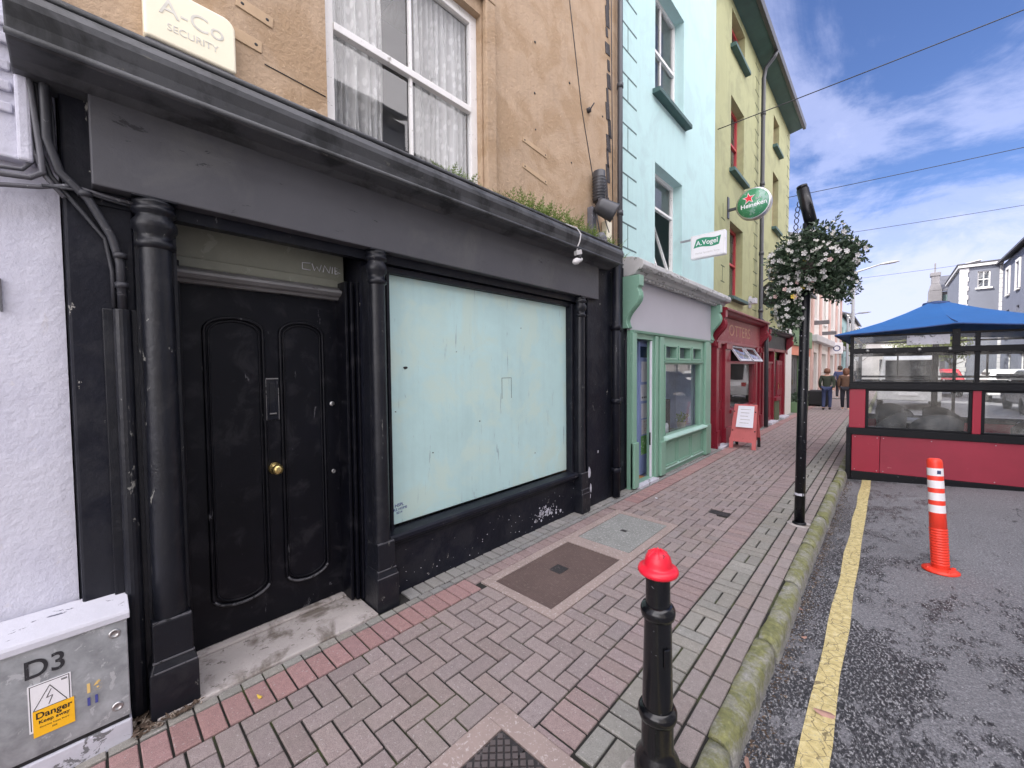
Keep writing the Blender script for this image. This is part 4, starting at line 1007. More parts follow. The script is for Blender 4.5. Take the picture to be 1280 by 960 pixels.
obj('shopfront_frame', b, 'green', aq, recalc=False)
for bxs in (((.035, 4.862, 4.975, 2.07), (.06, 4.862, 4.99, .62)), ((.03, 5.575, 5.66, 2.06),), ((.03, 5.73, 5.86, 2.06), (.055, 5.715, 5.88, .52)), ((.04, 7.68, 7.90, 2.07), (.065, 7.66, 7.93, .56))):
    b = B()
    for q_ in bxs: b.box(GX, GX + q_[0], q_[1], q_[2], .02, q_[3])
    obj('pilaster', b, 'green', aq, bev=.006)
b = B()
b.extr([(GX, 2.105), (GX + .05, 2.10), (GX + .04, 2.07), (GX, 2.06)], 4.87, 8.09)
b.extr([(GX, 1.72), (GX + .035, 1.71), (GX + .03, 1.68), (GX, 1.67)], 5.89, 7.60)
for (a, c, d, e) in ((5.93, 6.41, 1.725, 1.955), (6.47, 7.01, 1.725, 1.955), (7.07, 7.53, 1.725, 1.955)):
    for q_ in ((a, a + .035, d, e), (c - .035, c, d, e), (a + .035, c - .035, e - .03, e), (a + .035, c - .035, d, d + .03)): b.box(GX + .001, GX + .018, *q_)
for (a, c, d, e) in ((5.93, 5.965, .575, 1.66), (7.485, 7.52, .575, 1.66)): b.box(GX - .03, GX + .012, a, c, d, e)
obj('transom_frames', b, 'green', aq, bev=.003)
b = B(); b.extr([(GX, .575), (GX + .09, .56), (GX + .095, .535), (GX + .06, .515), (GX, .51)], 5.885, 7.65); obj('window_sill', b, 'green_l', aq, bev=.005)
b = B()
for (a, c) in ((5.93, 6.42), (6.47, 7.02), (7.07, 7.60)):
    for q_ in ((a, a + .03, .10, .46), (c - .03, c, .10, .46), (a + .03, c - .03, .43, .46)): b.box(GX + .001, GX + .014, *q_)
    b.box(GX + .001, GX + .03, a + .03, c - .03, .095, .125)
obj('riser_moulding', b, 'green', aq, bev=.003)
b = B(); b.extr([(GX, .098), (GX + .032, .09), (GX + .032, .075), (GX, .07)], 5.9, 7.62); obj('riser_edge', b, 'green_l', aq)
for o in GO[1:]: b = B(); b.face([(GX - .07, o[0], o[2]), (GX - .07, o[1], o[2]), (GX - .07, o[1], o[3]), (GX - .07, o[0], o[3])]); obj('shop_window', b, 'glass', aq)
# interior
b = B(); b.box(-4.7, -2.57, 4.98, 8.02, .0, 2.3); bmesh.ops.reverse_faces(b.bm, faces=b.bm.faces)
for f in list(b.bm.faces):
    if abs(f.calc_center_median().x + 2.57) < .01: b.bm.faces.remove(f)
obj('shop_room', b, 'shopint', aq, recalc=False)
b = B(); b.box(-4.69, -2.46, 4.99, 5.53, .002, .03); obj('entrance_floor', b, 'wood', aq)
b = B(); b.box(-2.47, -2.36, 4.99, 5.56, -.01, .035); obj('threshold', b, 'plinth', aq, bev=.004)
DXG = -2.64
b = B(); b.box(DXG - .04, DXG, 5.50, 5.98, .03, 1.99); dr = obj('door', b, 'bdoor', aq, bev=.003)
def poster(a, c, z0, z1, m, nm='poster', off=0):
    b = B(); b.box(DXG + .001 + off, DXG + .0025 + off, a, c, z0, z1); return obj(nm, b, m, dr)
poster(5.54, 5.80, 1.76, 1.92, 'navy'); poster(5.57, 5.83, 1.40, 1.70, 'paper'); poster(5.55, 5.85, 1.12, 1.36, 'paper'); poster(5.57, 5.83, .86, 1.08, 'paper'); poster(5.58, 5.83, .62, .84, 'posterB'); poster(5.56, 5.84, .32, .60, 'posterA')
b = B()
for k in range(4): b.lathe([(.015, 0), (.015, .002), (0, .003)], (DXG + .003, 5.60 + k * .06, 1.17), 8, (1, 0, 0))
obj('printed_dots', b, 'ink', dr)
b = B(); b.box(-3.12, -3.05, 6.25, 7.95, .0, 2.1); obj('inner_wall', b, 'shopint', aq)
b = B(); b.box(-2.488, -2.462, 5.515, 5.538, .04, 1.99); obj('door_edge', b, 'paper', aq)
b = B(); b.box(-2.487, -2.468, 5.505, 5.514, .50, .68); obj('hinge_plate', b, 'ink', aq)
# display things in the shop window
def wprop(name, label, cat, build, mat_):
    b = B(); build(b); return tag(recentre(obj(name, b, mat_, bev=.002)), label, cat)
b = B(); b.box(-3.35, -2.60, 5.92, 7.55, .44, .47); tag(recentre(obj('display_shelf', b, 'darkwood')), 'low dark shelf inside the green shop window', 'shelf')
cr = thing('wooden_crate', 'dark open wooden crate standing in the green shop window', 'crate', (-2.85, 6.55, .47))
b = B()
for a in ((-3.0, -2.70, 6.36, 6.38, .47, 1.07), (-3.0, -2.70, 6.78, 6.80, .47, 1.07), (-3.0, -2.70, 6.38, 6.78, 1.05, 1.07), (-3.0, -2.70, 6.38, 6.78, .472, .49), (-3.0, -2.70, 6.57, 6.59, .49, 1.05)): b.box(*a)
obj('frame', b, 'darkwood', cr, bev=.003); b = B(); b.box(-3.0, -2.99, 6.38, 6.78, .49, 1.05); obj('back_panel', b, 'darkwood', cr)
def bottle(x, y, z, r, h, m, capm, label, nm='bottle', cat='bottle', grp=None):
    t = thing(nm, label, cat, (x, y, z), grp); b = B(); b.lathe([(0, 0), (r, 0), (r, h * .68), (r * .5, h * .8), (r * .45, h * .85)], (x, y, z), 12); obj('body', b, m, t)
    b = B(); b.lathe([(r * .5, h * .84), (r * .5, h), (0, h)], (x, y, z), 12); obj('cap', b, capm, t)
bottle(-2.72, 6.70, .492, .03, .22, 'paper', 'ink', 'white bottle with a black cap in the right half of the wooden crate', grp='bottles in the shop window')
bottle(-2.72, 6.63, .492, .027, .18, 'paper', 'paper', 'all white bottle in the crate, left of the black capped one', grp='bottles in the shop window')
bottle(-2.70, 6.10, .472, .028, .20, 'sign_w', 'paper', 'white bottle on the shelf left of the wooden crate', grp='bottles in the shop window')
bottle(-2.85, 6.50, 1.072, .045, .20, 'paper', 'sign_w', 'pale tub standing on the left top of the wooden crate', 'tub', 'tub')
bottle(-2.85, 6.66, 1.072, .04, .18, 'yelgreen', 'posterA', 'green and yellow tub on the right top of the wooden crate', 'tub', 'tub')
b = B(); b.box(-2.60, -2.58, 6.02, 6.25, 1.25, 1.46); tag(recentre(obj('window_poster', b, 'yelgreen')), 'lime yellow poster in the upper left of the green shop window', 'poster')
b = B(); b.box(-2.66, -2.58, 6.02, 6.12, .50, 1.22); tag(recentre(obj('leaflet_rack', b, 'wood')), 'orange wood leaflet rack at the left edge of the green shop window', 'rack')
pp = thing('potted_plant', 'small leafy plant in a pale pot at the right end of the green shop window', 'potted plant', (-2.70, 7.30, .47))
b = B(); b.lathe([(0, 0), (.055, 0), (.075, .15), (.07, .16), (0, .15)], (-2.70, 7.30, .47), 14); obj('pot', b, 'terracotta', pp)
b = B(); rr = random.Random(9)
for k in range(130):
    c = Vector((-2.70 + rr.gauss(0, .05), 7.30 + rr.gauss(0, .06), .70 + rr.gauss(0, .045))); a = Vector((rr.uniform(-1, 1), rr.uniform(-1, 1), rr.uniform(0, 1))).normalized() * .03; s_ = a.cross(Vector((0, 0, 1))).normalized() * .014
    b.face([tuple(c - a), tuple(c + s_), tuple(c + a), tuple(c - s_)])
obj('foliage', b, 'leaf2', pp, recalc=False)

# projecting shop sign on the aqua house
vs = thing('projecting_sign', 'white lit box sign with a green swoosh projecting from the aqua house', 'projecting sign', (-2.3, 6.9, 3.6))
YS = 6.9
b = B(); b.box(-2.42, -1.895, YS, YS + .10, 3.385, 3.765); obj('sign_box', b, 'sign_w', vs, bev=.012)
b = B()
for a in ((-2.405, -1.91, 3.750, 3.7535), (-2.405, -1.91, 3.400, 3.4035), (-2.405, -2.4015, 3.4, 3.75), (-1.9135, -1.91, 3.4, 3.75)): b.box(a[0], a[1], YS - .0012, YS - .0005, a[2], a[3])
obj('border_line', b, 'alarm_txt', vs)
b = B(); pts = []
for k in range(9): t = k / 8; pts.append((-2.37 + .385 * t, YS - .0015, 3.555 + .012 * math.sin(t * 6.28) ))
for k in range(9): t = k / 8; pts.append((-1.955 - .37 * t, YS - .0015, 3.70 + .014 * math.sin((1 - t) * 6.28) - .008))
b.prism(pts, (0, -.001, 0)); obj('green_swoosh', b, 'sign_g', vs)
text('lettering', 'A.Vogel', .105, (-2.165, YS - .003, 3.622), 'sign_w', vs, FACE_Y, thick=.0005, bold=.0016)
text('lettering', 'Herbal Specialist Store', .040, (-2.16, YS - .001, 3.465), 'alarm_txt', vs, FACE_Y, thick=.0003)
b = B(); b.beam((-2.60, YS + .05, 3.72), (-2.42, YS + .05, 3.72), .03, .03); b.beam((-2.395, YS + .05, 3.385), (-2.395, YS + .05, 3.02), .02, .02); obj('bracket', b, 'lamp_metal', vs)

# ================================================================ OLIVE HOUSE + RED SHOP
GW = [(9.87, 10.95, 8.62, 9.42), (9.87, 10.95, 5.98, 7.58), (9.87, 10.95, 3.2, 4.86), (14.22, 15.05, 8.2, 9.1), (14.22, 15.05, 5.8, 7.45), (14.22, 15.05, 3.3, 4.9)]
ol = house('terraced_house', 'olive green house with red sash windows above the red pub front', XF, 8.79, 16.86, 9.72, 'olive', [(*w_, .17) for w_ in GW] + [(8.55, 15.7, -.02, 2.06, .02)], eave=.38)
for w_ in GW: sash(ol, XF, *w_, 'redframe', rev=.15, bars=(1, 1), gm='glass', sill='sill_green', sillp=.12, sillh=.09, fw=.07)
b = B(); b.extr([(XF, 9.70), (XF + .36, 9.70), (XF + .36, 9.66), (XF, 9.60)], 8.80, 16.85); obj('soffit', b, 'sill_green', ol)
b = B(); b.extr([(XF + .36, 9.62), (XF + .44, 9.62), (XF + .46, 9.76), (XF + .36, 9.78)], 8.80, 16.9)
obj('gutter', b, 'pipe', ol, bev=.01)
b = B(); b.tube([(XF + .40, 12.30, 9.64), (XF + .34, 12.30, 9.52), (XF + .16, 12.3, 9.34), (XF + .12, 12.3, 9.1), (XF + .12, 12.3, 2.9), (XF + .26, 12.3, 2.7), (XF + .28, 12.3, .02)], .05, 12)
for z in (8.2, 6.4, 4.6, 3.1): b.lathe([(.05, -.04), (.062, -.04), (.062, .04), (.05, .04)], (XF + .12, 12.3, z), 12)
obj('downpipe', b, 'pipe', ol)
b = B()
for (a, c) in ((11.98, 12.4), (16.40, 16.85), (9.25, 9.50)):
    z = 3.1; k = 0
    while z < (9.4 if a > 10 else 5.0):
        b.box(XF - .004, XF + .004, a, c, z, z + .022)
        if k % 2: b.box(XF - .004, XF + .0036, a + .10, a + .115, z + .022, z + .33)
        z += .33; k += 1
obj('quoin_joint', b, 'groove_o', ol)
RX = -2.45
def shopfront(y0, y1, zt, fm, pm, cm):
    b = B(); b.box(-2.60, RX - .02, y0 + .12, y1 - .12, 2.14, zt - .12); fs = obj('fascia', b, fm, ol, bev=.004)
    b = B(); b.extr([(-2.60, zt + .04), (-2.28, zt), (-2.25, zt - .02), (-2.26, zt - .05), (-2.32, zt - .06), (-2.36, zt - .10), (-2.42, zt - .12), (-2.60, zt - .12)], y0, y1); obj('shop_cornice', b, cm, ol, bev=.006)
    corbel(ol, y0 + .0, y0 + .13, zt - .05, 2.02, pm, out=.17); corbel(ol, y1 - .13, y1 - .0, zt - .05, 2.02, pm, out=.17)
    return fs
fs = shopfront(8.42, 12.22, 2.76, 'redfascia', 'red', 'red')
text('lettering', 'OTTERS', .34, (RX - .018, 10.2, 2.385), 'gold', fs, thick=.003, sx=1.45)
shopfront(12.42, 15.95, 2.66, 'black', 'red', 'pipe')
def panel_door(root, y0, y1, z1, m, x, light=True):
    b = B(); b.box(x - .04, x, y0, y1, .04, z1); d_ = obj('door', b, m, root, bev=.004)
    b = B(); ym = (y0 + y1) / 2
    for (a, c) in ((y0 + .08, ym - .03), (ym + .03, y1 - .08)):
        for (p, q_) in ((.16, .75), (.9, z1 - .12)):
            for r_ in ((a, a + .025, p, q_), (c - .025, c, p, q_), (a + .025, c - .025, q_ - .025, q_), (a + .025, c - .025, p, p + .025)): b.box(x, x + .012, *r_)
    obj('panel_moulding', b, m, d_, bev=.002)
    b = B(); b.beam((x + .03, y0 + .07, .92), (x + .03, y0 + .07, 1.12), .014, .014, up=(1, 0, 0)); obj('handle', b, 'brass', d_)
# red shop: pilaster / door / pilaster / window
b = B()
for (a, c) in ((8.45, 8.60), (9.02, 9.40), (11.62, 11.80), (12.05, 12.2)): b.box(-2.60, RX, a, c, .0, 2.12); b.box(RX, RX + .03, a - .02, c + .02, 0, .35); b.box(RX, RX + .03, a - .02, c + .02, 1.98, 2.10)
b.box(-2.60, RX - .02, 9.40, 11.62, .0, .62); b.box(-2.60, RX + .03, 9.38, 11.64, .62, .70); b.box(-2.58, RX - .01, 9.40, 11.62, 1.68, 1.74)
b.box(-2.60, RX, 8.44, 12.21, 2.08, 2.14); b.box(-2.57, RX - .02, 9.40, 9.46, .70, 2.08); b.box(-2.57, RX - .02, 11.56, 11.62, .70, 2.08); b.box(-2.57, RX - .02, 10.46, 10.54, 1.74, 2.08)
obj('shopfront_frame', b, 'red', ol, bev=.006)
panel_door(ol, 8.60, 9.02, 2.08, 'red', RX - .06)
b = B(); b.face([(-2.53, 9.46, .7), (-2.53, 11.56, .7), (-2.53, 11.56, 1.68), (-2.53, 9.46, 1.68)]); obj('shop_window', b, 'glass_old', ol)
b = B(); b.face([(-3.1, 8.6, .0), (-3.1, 15.7, .0), (-3.1, 15.7, 2.1), (-3.1, 8.6, 2.1)]); b.face([(-3.1, 8.6, 2.08), (-2.6, 8.6, 2.08), (-2.6, 15.7, 2.08), (-3.1, 15.7, 2.08)]); obj('room', b, 'darkint', ol)
b = B(); b.face([(-2.56, 11.80, 0), (-2.56, 12.05, 0), (-2.56, 12.05, 2.1), (-2.56, 11.8, 2.1)]); obj('recess', b, 'darkint', ol)
for (a, c) in ((9.50, 10.42), (10.60, 11.50)):      # top lights standing open
    f = B(); n_ = Vector((.55, 0, -.85)).normalized(); o = Vector((-2.49, 0, 2.06))
    L = .36
    for (p, q_) in (((a, 0), (a, L)), ((c, 0), (c, L)), ((a, 0), (c, 0)), ((a, L), (c, L))): f.beam(o + Vector((0, p[0], 0)) + n_ * p[1], o + Vector((0, q_[0], 0)) + n_ * q_[1], .05, .035, up=(1, 0, .6))
    tlight = obj('top_light', f, 'plinth', ol)
    f = B(); f.face([tuple(o + Vector((0, a, 0))), tuple(o + Vector((0, c, 0))), tuple(o + Vector((0, c, 0)) + n_ * L), tuple(o + Vector((0, a, 0)) + n_ * L)]); obj('pane', f, 'glass_old', tlight)
# black-and-red shop
b = B()
for (a, c) in ((12.42, 12.62), (12.86, 12.96), (13.82, 13.92), (15.42, 15.60)): b.box(-2.60, RX, a, c, 0, 2.12)
b.box(-2.60, RX, 12.42, 15.95, 2.06, 2.14); b.box(-2.58, RX - .02, 12.96, 13.82, 1.70, 1.76); b.box(-2.6, RX + .06, 13.90, 14.62, .60, .70)
obj('shopfront_frame', b, 'red', ol, bev=.006)
b = B(); b.box(-2.60, RX + .02, 13.92, 14.60, 0, .60); obj('stall_riser', b, 'groove_o', ol, bev=.004)
for q_ in ((13.92, 14.60, .7), (12.62, 12.86, .1)): b = B(); b.face([(-2.53, q_[0], q_[2]), (-2.53, q_[1], q_[2]), (-2.53, q_[1], 2.06), (-2.53, q_[0], 2.06)]); obj('shop_window', b, 'glass_old', ol)
b = B(); b.face([(-2.70, 13.9, .7), (-2.70, 14.62, .7), (-2.70, 14.62, 2.06), (-2.70, 13.9, 2.06)]); obj('net_curtain', b, 'blind', ol)
panel_door(ol, 12.96, 13.82, 1.70, 'red', RX - .05); panel_door(ol, 14.60, 15.42, 1.80, 'red', RX - .05)
b = B(); b.box(-2.60, -2.47, 15.62, 16.84, -.02, 2.9); obj('white_end_pier', b, 'wframe', ol, bev=.01)
b = B(); b.box(-2.62, -2.30, 14.58, 15.45, -.01, .06); b.box(-2.62, -2.32, 12.96, 13.85, -.01, .05); b.box(-2.5, -2.34, 8.5, 9.05, -.01, .04); obj('doorstep', b, 'plinth', ol, bev=.006)

# round bar signs
hs = thing('bar_sign', 'round green bar sign with a red star projecting from the olive house', 'bar sign', (-2.1, 9.7, 5.0)); YH = 9.7
hc = Vector((-2.12, YH, 5.02)); hr = .325
b = B(); b.lathe([(0, -.075), (hr - .02, -.075), (hr, -.06), (hr, .06), (hr - .02, .075), (0, .075)], hc, 36, (0, 1, 0)); obj('rim', b, 'chrome', hs)
b = B(); b.lathe([(0, -.0775), (hr - .03, -.0775), (hr - .03, -.074)], hc, 36, (0, 1, 0)); b.lathe([(0, .0775), (hr - .03, .0775), (hr - .03, .074)], hc, 36, (0, 1, 0)); obj('disc', b, 'hgreen', hs)
def star(cx, cz, r_): return [(cx + (r_ if k % 2 == 0 else r_ * .42) * math.sin(k * math.pi / 5 - .1), YH - .081, cz + (r_ if k % 2 == 0 else r_ * .42) * math.cos(k * math.pi / 5 - .1)) for k in range(10)]
b = B(); b.prism(star(-2.20, 5.135, .125), (0, .003, 0)); obj('star_outline', b, 'sign_w', hs)
b = B(); b.prism([(p[0], p[1] - .003, p[2]) for p in star(-2.20, 5.135, .10)], (0, .002, 0)); obj('star', b, 'hred', hs)
text('lettering', 'Heineken', .125, (-2.11, YH - .08, 4.99), 'sign_w', hs, FACE_Y, thick=.001, bold=.002, rot=.06)
text('lettering', 'BAR', .06, (-2.02, YH - .08, 5.10), 'alarm_txt', hs, FACE_Y, thick=.001)
b = B(); b.beam((-2.62, YH, 5.02), (-2.43, YH, 5.02), .05, .05); b.box(-2.62, -2.60, YH - .06, YH + .06, 4.85, 5.3); obj('bracket', b, 'pipe', hs)
gs = thing('bar_sign', 'dark round bar sign with pale lettering half hidden by the flower basket', 'bar sign', (-2.35, 13., 3.6)); hc = Vector((-2.34, 13.0, 3.60))
b = B(); b.lathe([(0, -.06), (.32, -.06), (.34, -.04), (.34, .04), (.32, .06), (0, .06)], hc, 32, (0, 1, 0)); obj('disc', b, 'sign_blk', gs)
text('lettering', 'Guinness', .125, (-2.32, 13.0 - .063, 3.68), 'alarm', gs, FACE_Y, thick=.001)
b = B(); b.beam((-2.62, 13.0, 3.98), (-2.2, 13.0, 4.2), .03, .03); obj('bracket', b, 'pipe', gs)
tag(recentre(obj('security_light', B().box(XF + .003, XF + .18, 11.5, 11.66, 3.2, 3.34).box(XF + .003, XF + .06, 11.55, 11.61, 3.1, 3.4), 'plinth', bev=.01)), 'small grey light fitting on the olive house above the red fascia', 'light fitting')

# ---- low shop, cream building, far row
ls = house('terraced_house', 'low green and salmon shop beyond the olive house, behind the lamp post', XF, 16.87, 22.3, 4.6, 'awning_g', [(17.3, 19.9, .0, 2.05, .3), (20.2, 21.9, .0, 2.05, .3)], roofh=1.2)
b = B(); b.box(XF + .002, XF + .12, 16.9, 22.2, 2.40, 3.10); obj('fascia', b, 'awning_g', ls, bev=.01)
b = B(); b.box(XF + .002, XF + .06, 16.95, 22.2, 2.05, 2.40); obj('salmon_panel', b, 'salmon', ls)
b = B(); b.box(XF + .002, XF + .05, 16.9, 17.3, .0, 2.05); b.box(XF + .002, XF + .06, 19.9, 20.2, 0, 2.05); obj('white_post', b, 'wframe', ls)
panel_door(ls, 17.3, 18.6, 2.05, 'greywood', XF - .1); panel_door(ls, 18.6, 19.9, 2.05, 'greywood', XF - .1); panel_door(ls, 20.2, 21.9, 2.05, 'greywood', XF - .1)
cb = house('terraced_house', 'cream white building with dusty pink pilasters past the lamp post', XF, 22.32, 38.0, 7.3, 'cream', [(23.6, 25.0, .1, 2.3, .2), (27, 29, .4, 2.3, .2), (31, 33, .4, 2.3, .2), (23.8, 24.9, 3.9, 5.6), (27.4, 28.6, 3.9, 5.6), (31.4, 32.6, 3.9, 5.6), (35, 36.2, 3.9, 5.6)], roofh=1.6)
for w_ in ((23.8, 24.9, 3.9, 5.6), (27.4, 28.6, 3.9, 5.6), (31.4, 32.6, 3.9, 5.6), (35, 36.2, 3.9, 5.6)): sash(cb, XF, *w_, 'wframe', sill='wframe')
for w_ in ((23.6, 25.0, .1, 2.3), (27, 29, .4, 2.3), (31, 33, .4, 2.3)): sash(cb, XF, *w_, 'wframe', rev=.18)
for y in (22.6, 25.6, 29.8, 34.0, 37.4): b = B(); b.box(XF + .002, XF + .09, y, y + .45, 0, 6.6); obj('pilaster', b, 'pink', cb, bev=.02)
b = B(); b.box(XF + .002, XF + .30, 22.35, 37.98, 2.75, 3.05); b.box(XF + .002, XF + .34, 22.35, 37.98, 6.6, 6.9); obj('string_course', b, 'quoin', cb, bev=.02)
for (Y0, x1, z, lb) in ((23.0, -1.98, 3.62, 'grey projecting sign bar on the cream building, the nearer and higher of two'), (26.4, -1.98, 3.34, 'grey projecting sign bar on the cream building, the farther and lower of two')):
    t = thing('sign_bar', lb, 'sign', (XF + .3, Y0, z), 'projecting bars on the cream building'); b = B(); b.box(XF + .002, x1 - (.0 if Y0 < 24 else -.0), Y0, Y0 + .12, z - .09, z + .09); obj('bar', b, 'greystone', t, bev=.02)
sc = thing('projecting_sign', 'small white square sign hanging over the far pavement', 'projecting sign', (-2.2, 30, 2.9)); b = B(); b.box(-2.55, -1.95, 30, 30.1, 2.35, 3.0); obj('sign_box', b, 'sign_w', sc, bev=.02); b = B(); b.lathe([(.17, 0), (.12, .002), (.12, -.004), (.17, -.004)], (-2.22, 29.99, 2.67), 16, (0, 1, 0)); obj('pictogram', b, 'blue_cloth', sc)
for (y0, y1, h, m, lb) in ((38.1, 47, 5.4, 'teal', 'pale blue low house at the far end of the near side'), (47.1, 62, 6.2, 'cream', 'pale house closing the far end of the near side row')):
    hh = house('terraced_house', lb, XF, y0, y1, h, m, [(y0 + 1.2, y0 + 2.3, 1, 2.4), (y0 + 4.4, y0 + 5.5, 1, 2.4), (y0 + 1.2, y0 + 2.3, 3.3, 4.6), (y0 + 4.4, y0 + 5.5, 3.3, 4.6)], roofh=1.6)
    for a in (1.2, 4.4):
        sash(hh, XF, y0 + a, y0 + a + 1.1, 1, 2.4, 'wframe'); sash(hh, XF, y0 + a, y0 + a + 1.1, 3.3, 4.6, 'wframe')

# ================================================================ THE FAR RIGHT: grey buildings and the opposite row
def fwall(root, Y, x0, x1, h, m, ops, name='wall', rev=.15):
    b = wall_sheet(0, x0, x1, -.15, h, [(-o[1] if 0 else o[0], o[1], o[2], o[3], rev) for o in ops])
    # (X,y,z)->(y, Y - X, z): front faces -Y
    b.xform(Matrix(((0, 1, 0, 0), (-1, 0, 0, Y), (0, 0, 1, 0), (0, 0, 0, 1)))); return obj(name, b, m, root, recalc=False)
ga = thing('corner_house', 'blue grey rendered house with white quoins and one white sash window, above the blue canopy', 'house', (4.6, 43.2, 0))
fwall(ga, 43.2, 3.64, 5.60, 8.55, 'grey_render', [(4.44, 5.03, 7.05, 8.2)])
b = B(); b.box(3.64, 5.59, 43.42, 52, -.15, 8.5); b.box(3.642, 4.42, 43.3, 43.42, -.1, 8.5); obj('side_wall', b, 'grey_render', ga)
b = B()
for a in ((4.44, 4.50, 7.05, 8.2), (4.97, 5.03, 7.05, 8.2), (4.5, 4.97, 8.14, 8.2), (4.5, 4.97, 7.05, 7.12), (4.5, 4.97, 7.6, 7.65), (4.72, 4.75, 7.12, 8.14)): b.box(a[0], a[1], 43.27, 43.32, a[2], a[3])
b.box(4.34, 5.13, 43.08, 43.3, 6.95, 7.05); wn = obj('window', b, 'wframe', ga); b = B(); b.face([(4.5, 43.33, 7.1), (4.97, 43.33, 7.1), (4.97, 43.33, 8.15), (4.5, 43.33, 8.15)]); obj('pane', b, 'glass', wn)
b = B()
for k in range(26):
    z = .2 + k * .32; e = .42 if k % 2 else .36; b.box(3.62, 3.62 + e, 43.15, 43.22, z, z + .30); b.box(3.60, 3.64, 43.16, 43.5, z, z + .30)
obj('quoins', b, 'quoin', ga, bev=.01)
b = B()
for k in range(26): b.box(5.44, 5.585, 43.15, 43.22, .2 + k * .32, .2 + k * .32 + .30)
obj('quoins', b, 'quoin', ga, bev=.01)
b = B(); b.box(3.5, 5.6, 43.02, 52.1, 8.55, 8.75); b.prism([(3.5, 43.02, 8.755), (3.5, 52, 8.755), (4.6, 52, 8.95), (4.6, 43.02, 8.95)], (0, 0, .04)); obj('roof', b, 'quoin', ga, bev=.02)
b = B(); b.box(3.45, 5.6, 42.98, 52.1, 8.76, 8.84); obj('roof_edge', b, 'slate', ga)
gb = house('terraced_house', 'slate grey rendered wing with tall narrow windows at the right edge of the photo', 5.60, 33.0, 43.18, 8.5, 'grey_render2', [(35.2, 36.0, 6.2, 7.7), (38.2, 39.0, 6.2, 7.7), (41.0, 41.8, 6.2, 7.7), (35.2, 36.0, 3.4, 5.2), (38.2, 39.0, 3.4, 5.2), (41, 41.8, 3.4, 5.2), (36, 38, .3, 2.3), (40, 41.6, .3, 2.3)], s=-1, eave=.35)
for w_ in [(35.2, 36.0, 6.2, 7.7), (38.2, 39.0, 6.2, 7.7), (41.0, 41.8, 6.2, 7.7), (35.2, 36.0, 3.4, 5.2), (38.2, 39.0, 3.4, 5.2), (41, 41.8, 3.4, 5.2), (36, 38, .3, 2.3), (40, 41.6, .3, 2.3)]: sash(gb, 5.60, *w_, 'wframe', s=-1, sill='quoin')
for (a, c, e) in ((35.2, 36, 7.7), (38.2, 39, 7.7), (41, 41.8, 7.7)):
    b = B()
    for q_ in ((a - .16, a - .02, e - 1.5, e + .12), (c + .02, c + .16, e - 1.5, e + .12), (a - .16, c + .16, e + .12, e + .30)): b.box(5.52, 5.598, *q_)
    obj('window_surround', b, 'quoin', gb, bev=.01)
b = B()
for k in range(26): b.box(5.55, 5.598, 33.03, 33.5, .2 + k * .32, .2 + k * .32 + .29)
obj('quoins', b, 'quoin', gb, bev=.01)
gc = thing('stone_building', 'old grey stone building with a tall shouldered chimney behind the grey corner house', 'building', (3.2, 54, 0))
b = B(); b.box(2.75, 4.4, 52.5, 60, -.15, 8.2); obj('wall', b, 'greystone', gc)
b = B(); b.prism([(2.7, 52.3, 8.2), (4.5, 52.3, 8.2), (4.5, 56, 10.0), (2.95, 56, 10.0)], (0, 0, .12)); obj('roof', b, 'slate', gc)
b = B(); b.box(2.50, 3.35, 52.2, 53.2, -.1, 8.3); b.prism([(2.5, 52.2, 8.3), (3.35, 52.2, 8.3), (3.2, 52.2, 8.9), (2.62, 52.2, 8.9)], (0, .9, 0)); b.box(2.66, 3.18, 52.25, 52.9, 8.9, 9.6); b.box(2.58, 3.24, 52.2, 52.95, 9.6, 9.95); b.box(2.82, 2.93, 52.4, 52.5, 9.95, 10.8)
obj('chimney', b, 'greystone', gc, bev=.04)
b = B(); b.box(3.4, 4.1, 52.46, 52.49, 5.5, 7.9); obj('window', b, 'groove', gc)
for i, (y0, y1, h, m, lb) in enumerate(((-9, -1, 8.6, 'cream', 'cream house across the road, behind the camera to the right'), (-.9, 7, 9.2, 'grey_render', 'blue grey house across the road, opposite the boarded shop'), (7.1, 15, 8.2, 'quoin', 'white house across the road, opposite the green shop'), (15.1, 24, 8.8, 'tan_pale', 'buff house across the road, opposite the far shops'), (24.1, 32.9, 8.0, 'cream', 'cream house across the road, next to the slate grey wing'))):
    W = []
    for a in (1.0, 3.4, 5.8):
        W += [(y0 + a, y0 + a + 1.1, .7, 2.4), (y0 + a, y0 + a + 1.1, 3.5, 5.1), (y0 + a, y0 + a + 1.1, 6.0, 7.4)]
    hh = house('terraced_house', lb, 5.60, y0, y1, h, m, W, s=-1)
    for w_ in W: sash(hh, 5.60, *w_, 'wframe', s=-1, sill='quoin')

# ================================================================ STREET THINGS
bo = thing('bollard', 'black cast bollard with a bright red cap in the foreground', 'bollard', (-.61, 1.43, 0))
b = B(); b.lathe([(0, -.02), (.085, -.02), (.088, .03), (.082, .06), (.084, .10), (.078, .14), (.062, .165), (.058, .19), (.057, .30), (.056, .70), (.046, .83)][:9], (-.61, 1.43, 0), 28)
b.lathe([(.0555, .30), (.053, .45), (.0485, .66), (.047, .70)], (-.61, 1.43, 0), 28); b.lathe([(.044, .70), (.0425, .85)], (-.61, 1.43, 0), 28); obj('shaft', b, 'bollard', bo)
for z, r_ in ((.315, .070), (.70, .062)):
    b = B(); b.lathe([(r_ - .016, -.026), (r_ - .004, -.022), (r_, -.008), (r_, .008), (r_ - .006, .020), (r_ - .02, .026)], (-.61, 1.43, z), 28); obj('collar', b, 'bollard', bo)
b = B(); b.obox((-.563, 1.40, .55), ((.5, 1, 0), (1, -.5, 0), (0, 0, 1)), (.012, .004, .035)); obj('hinge_plate', b, 'bollard', bo, bev=.003)
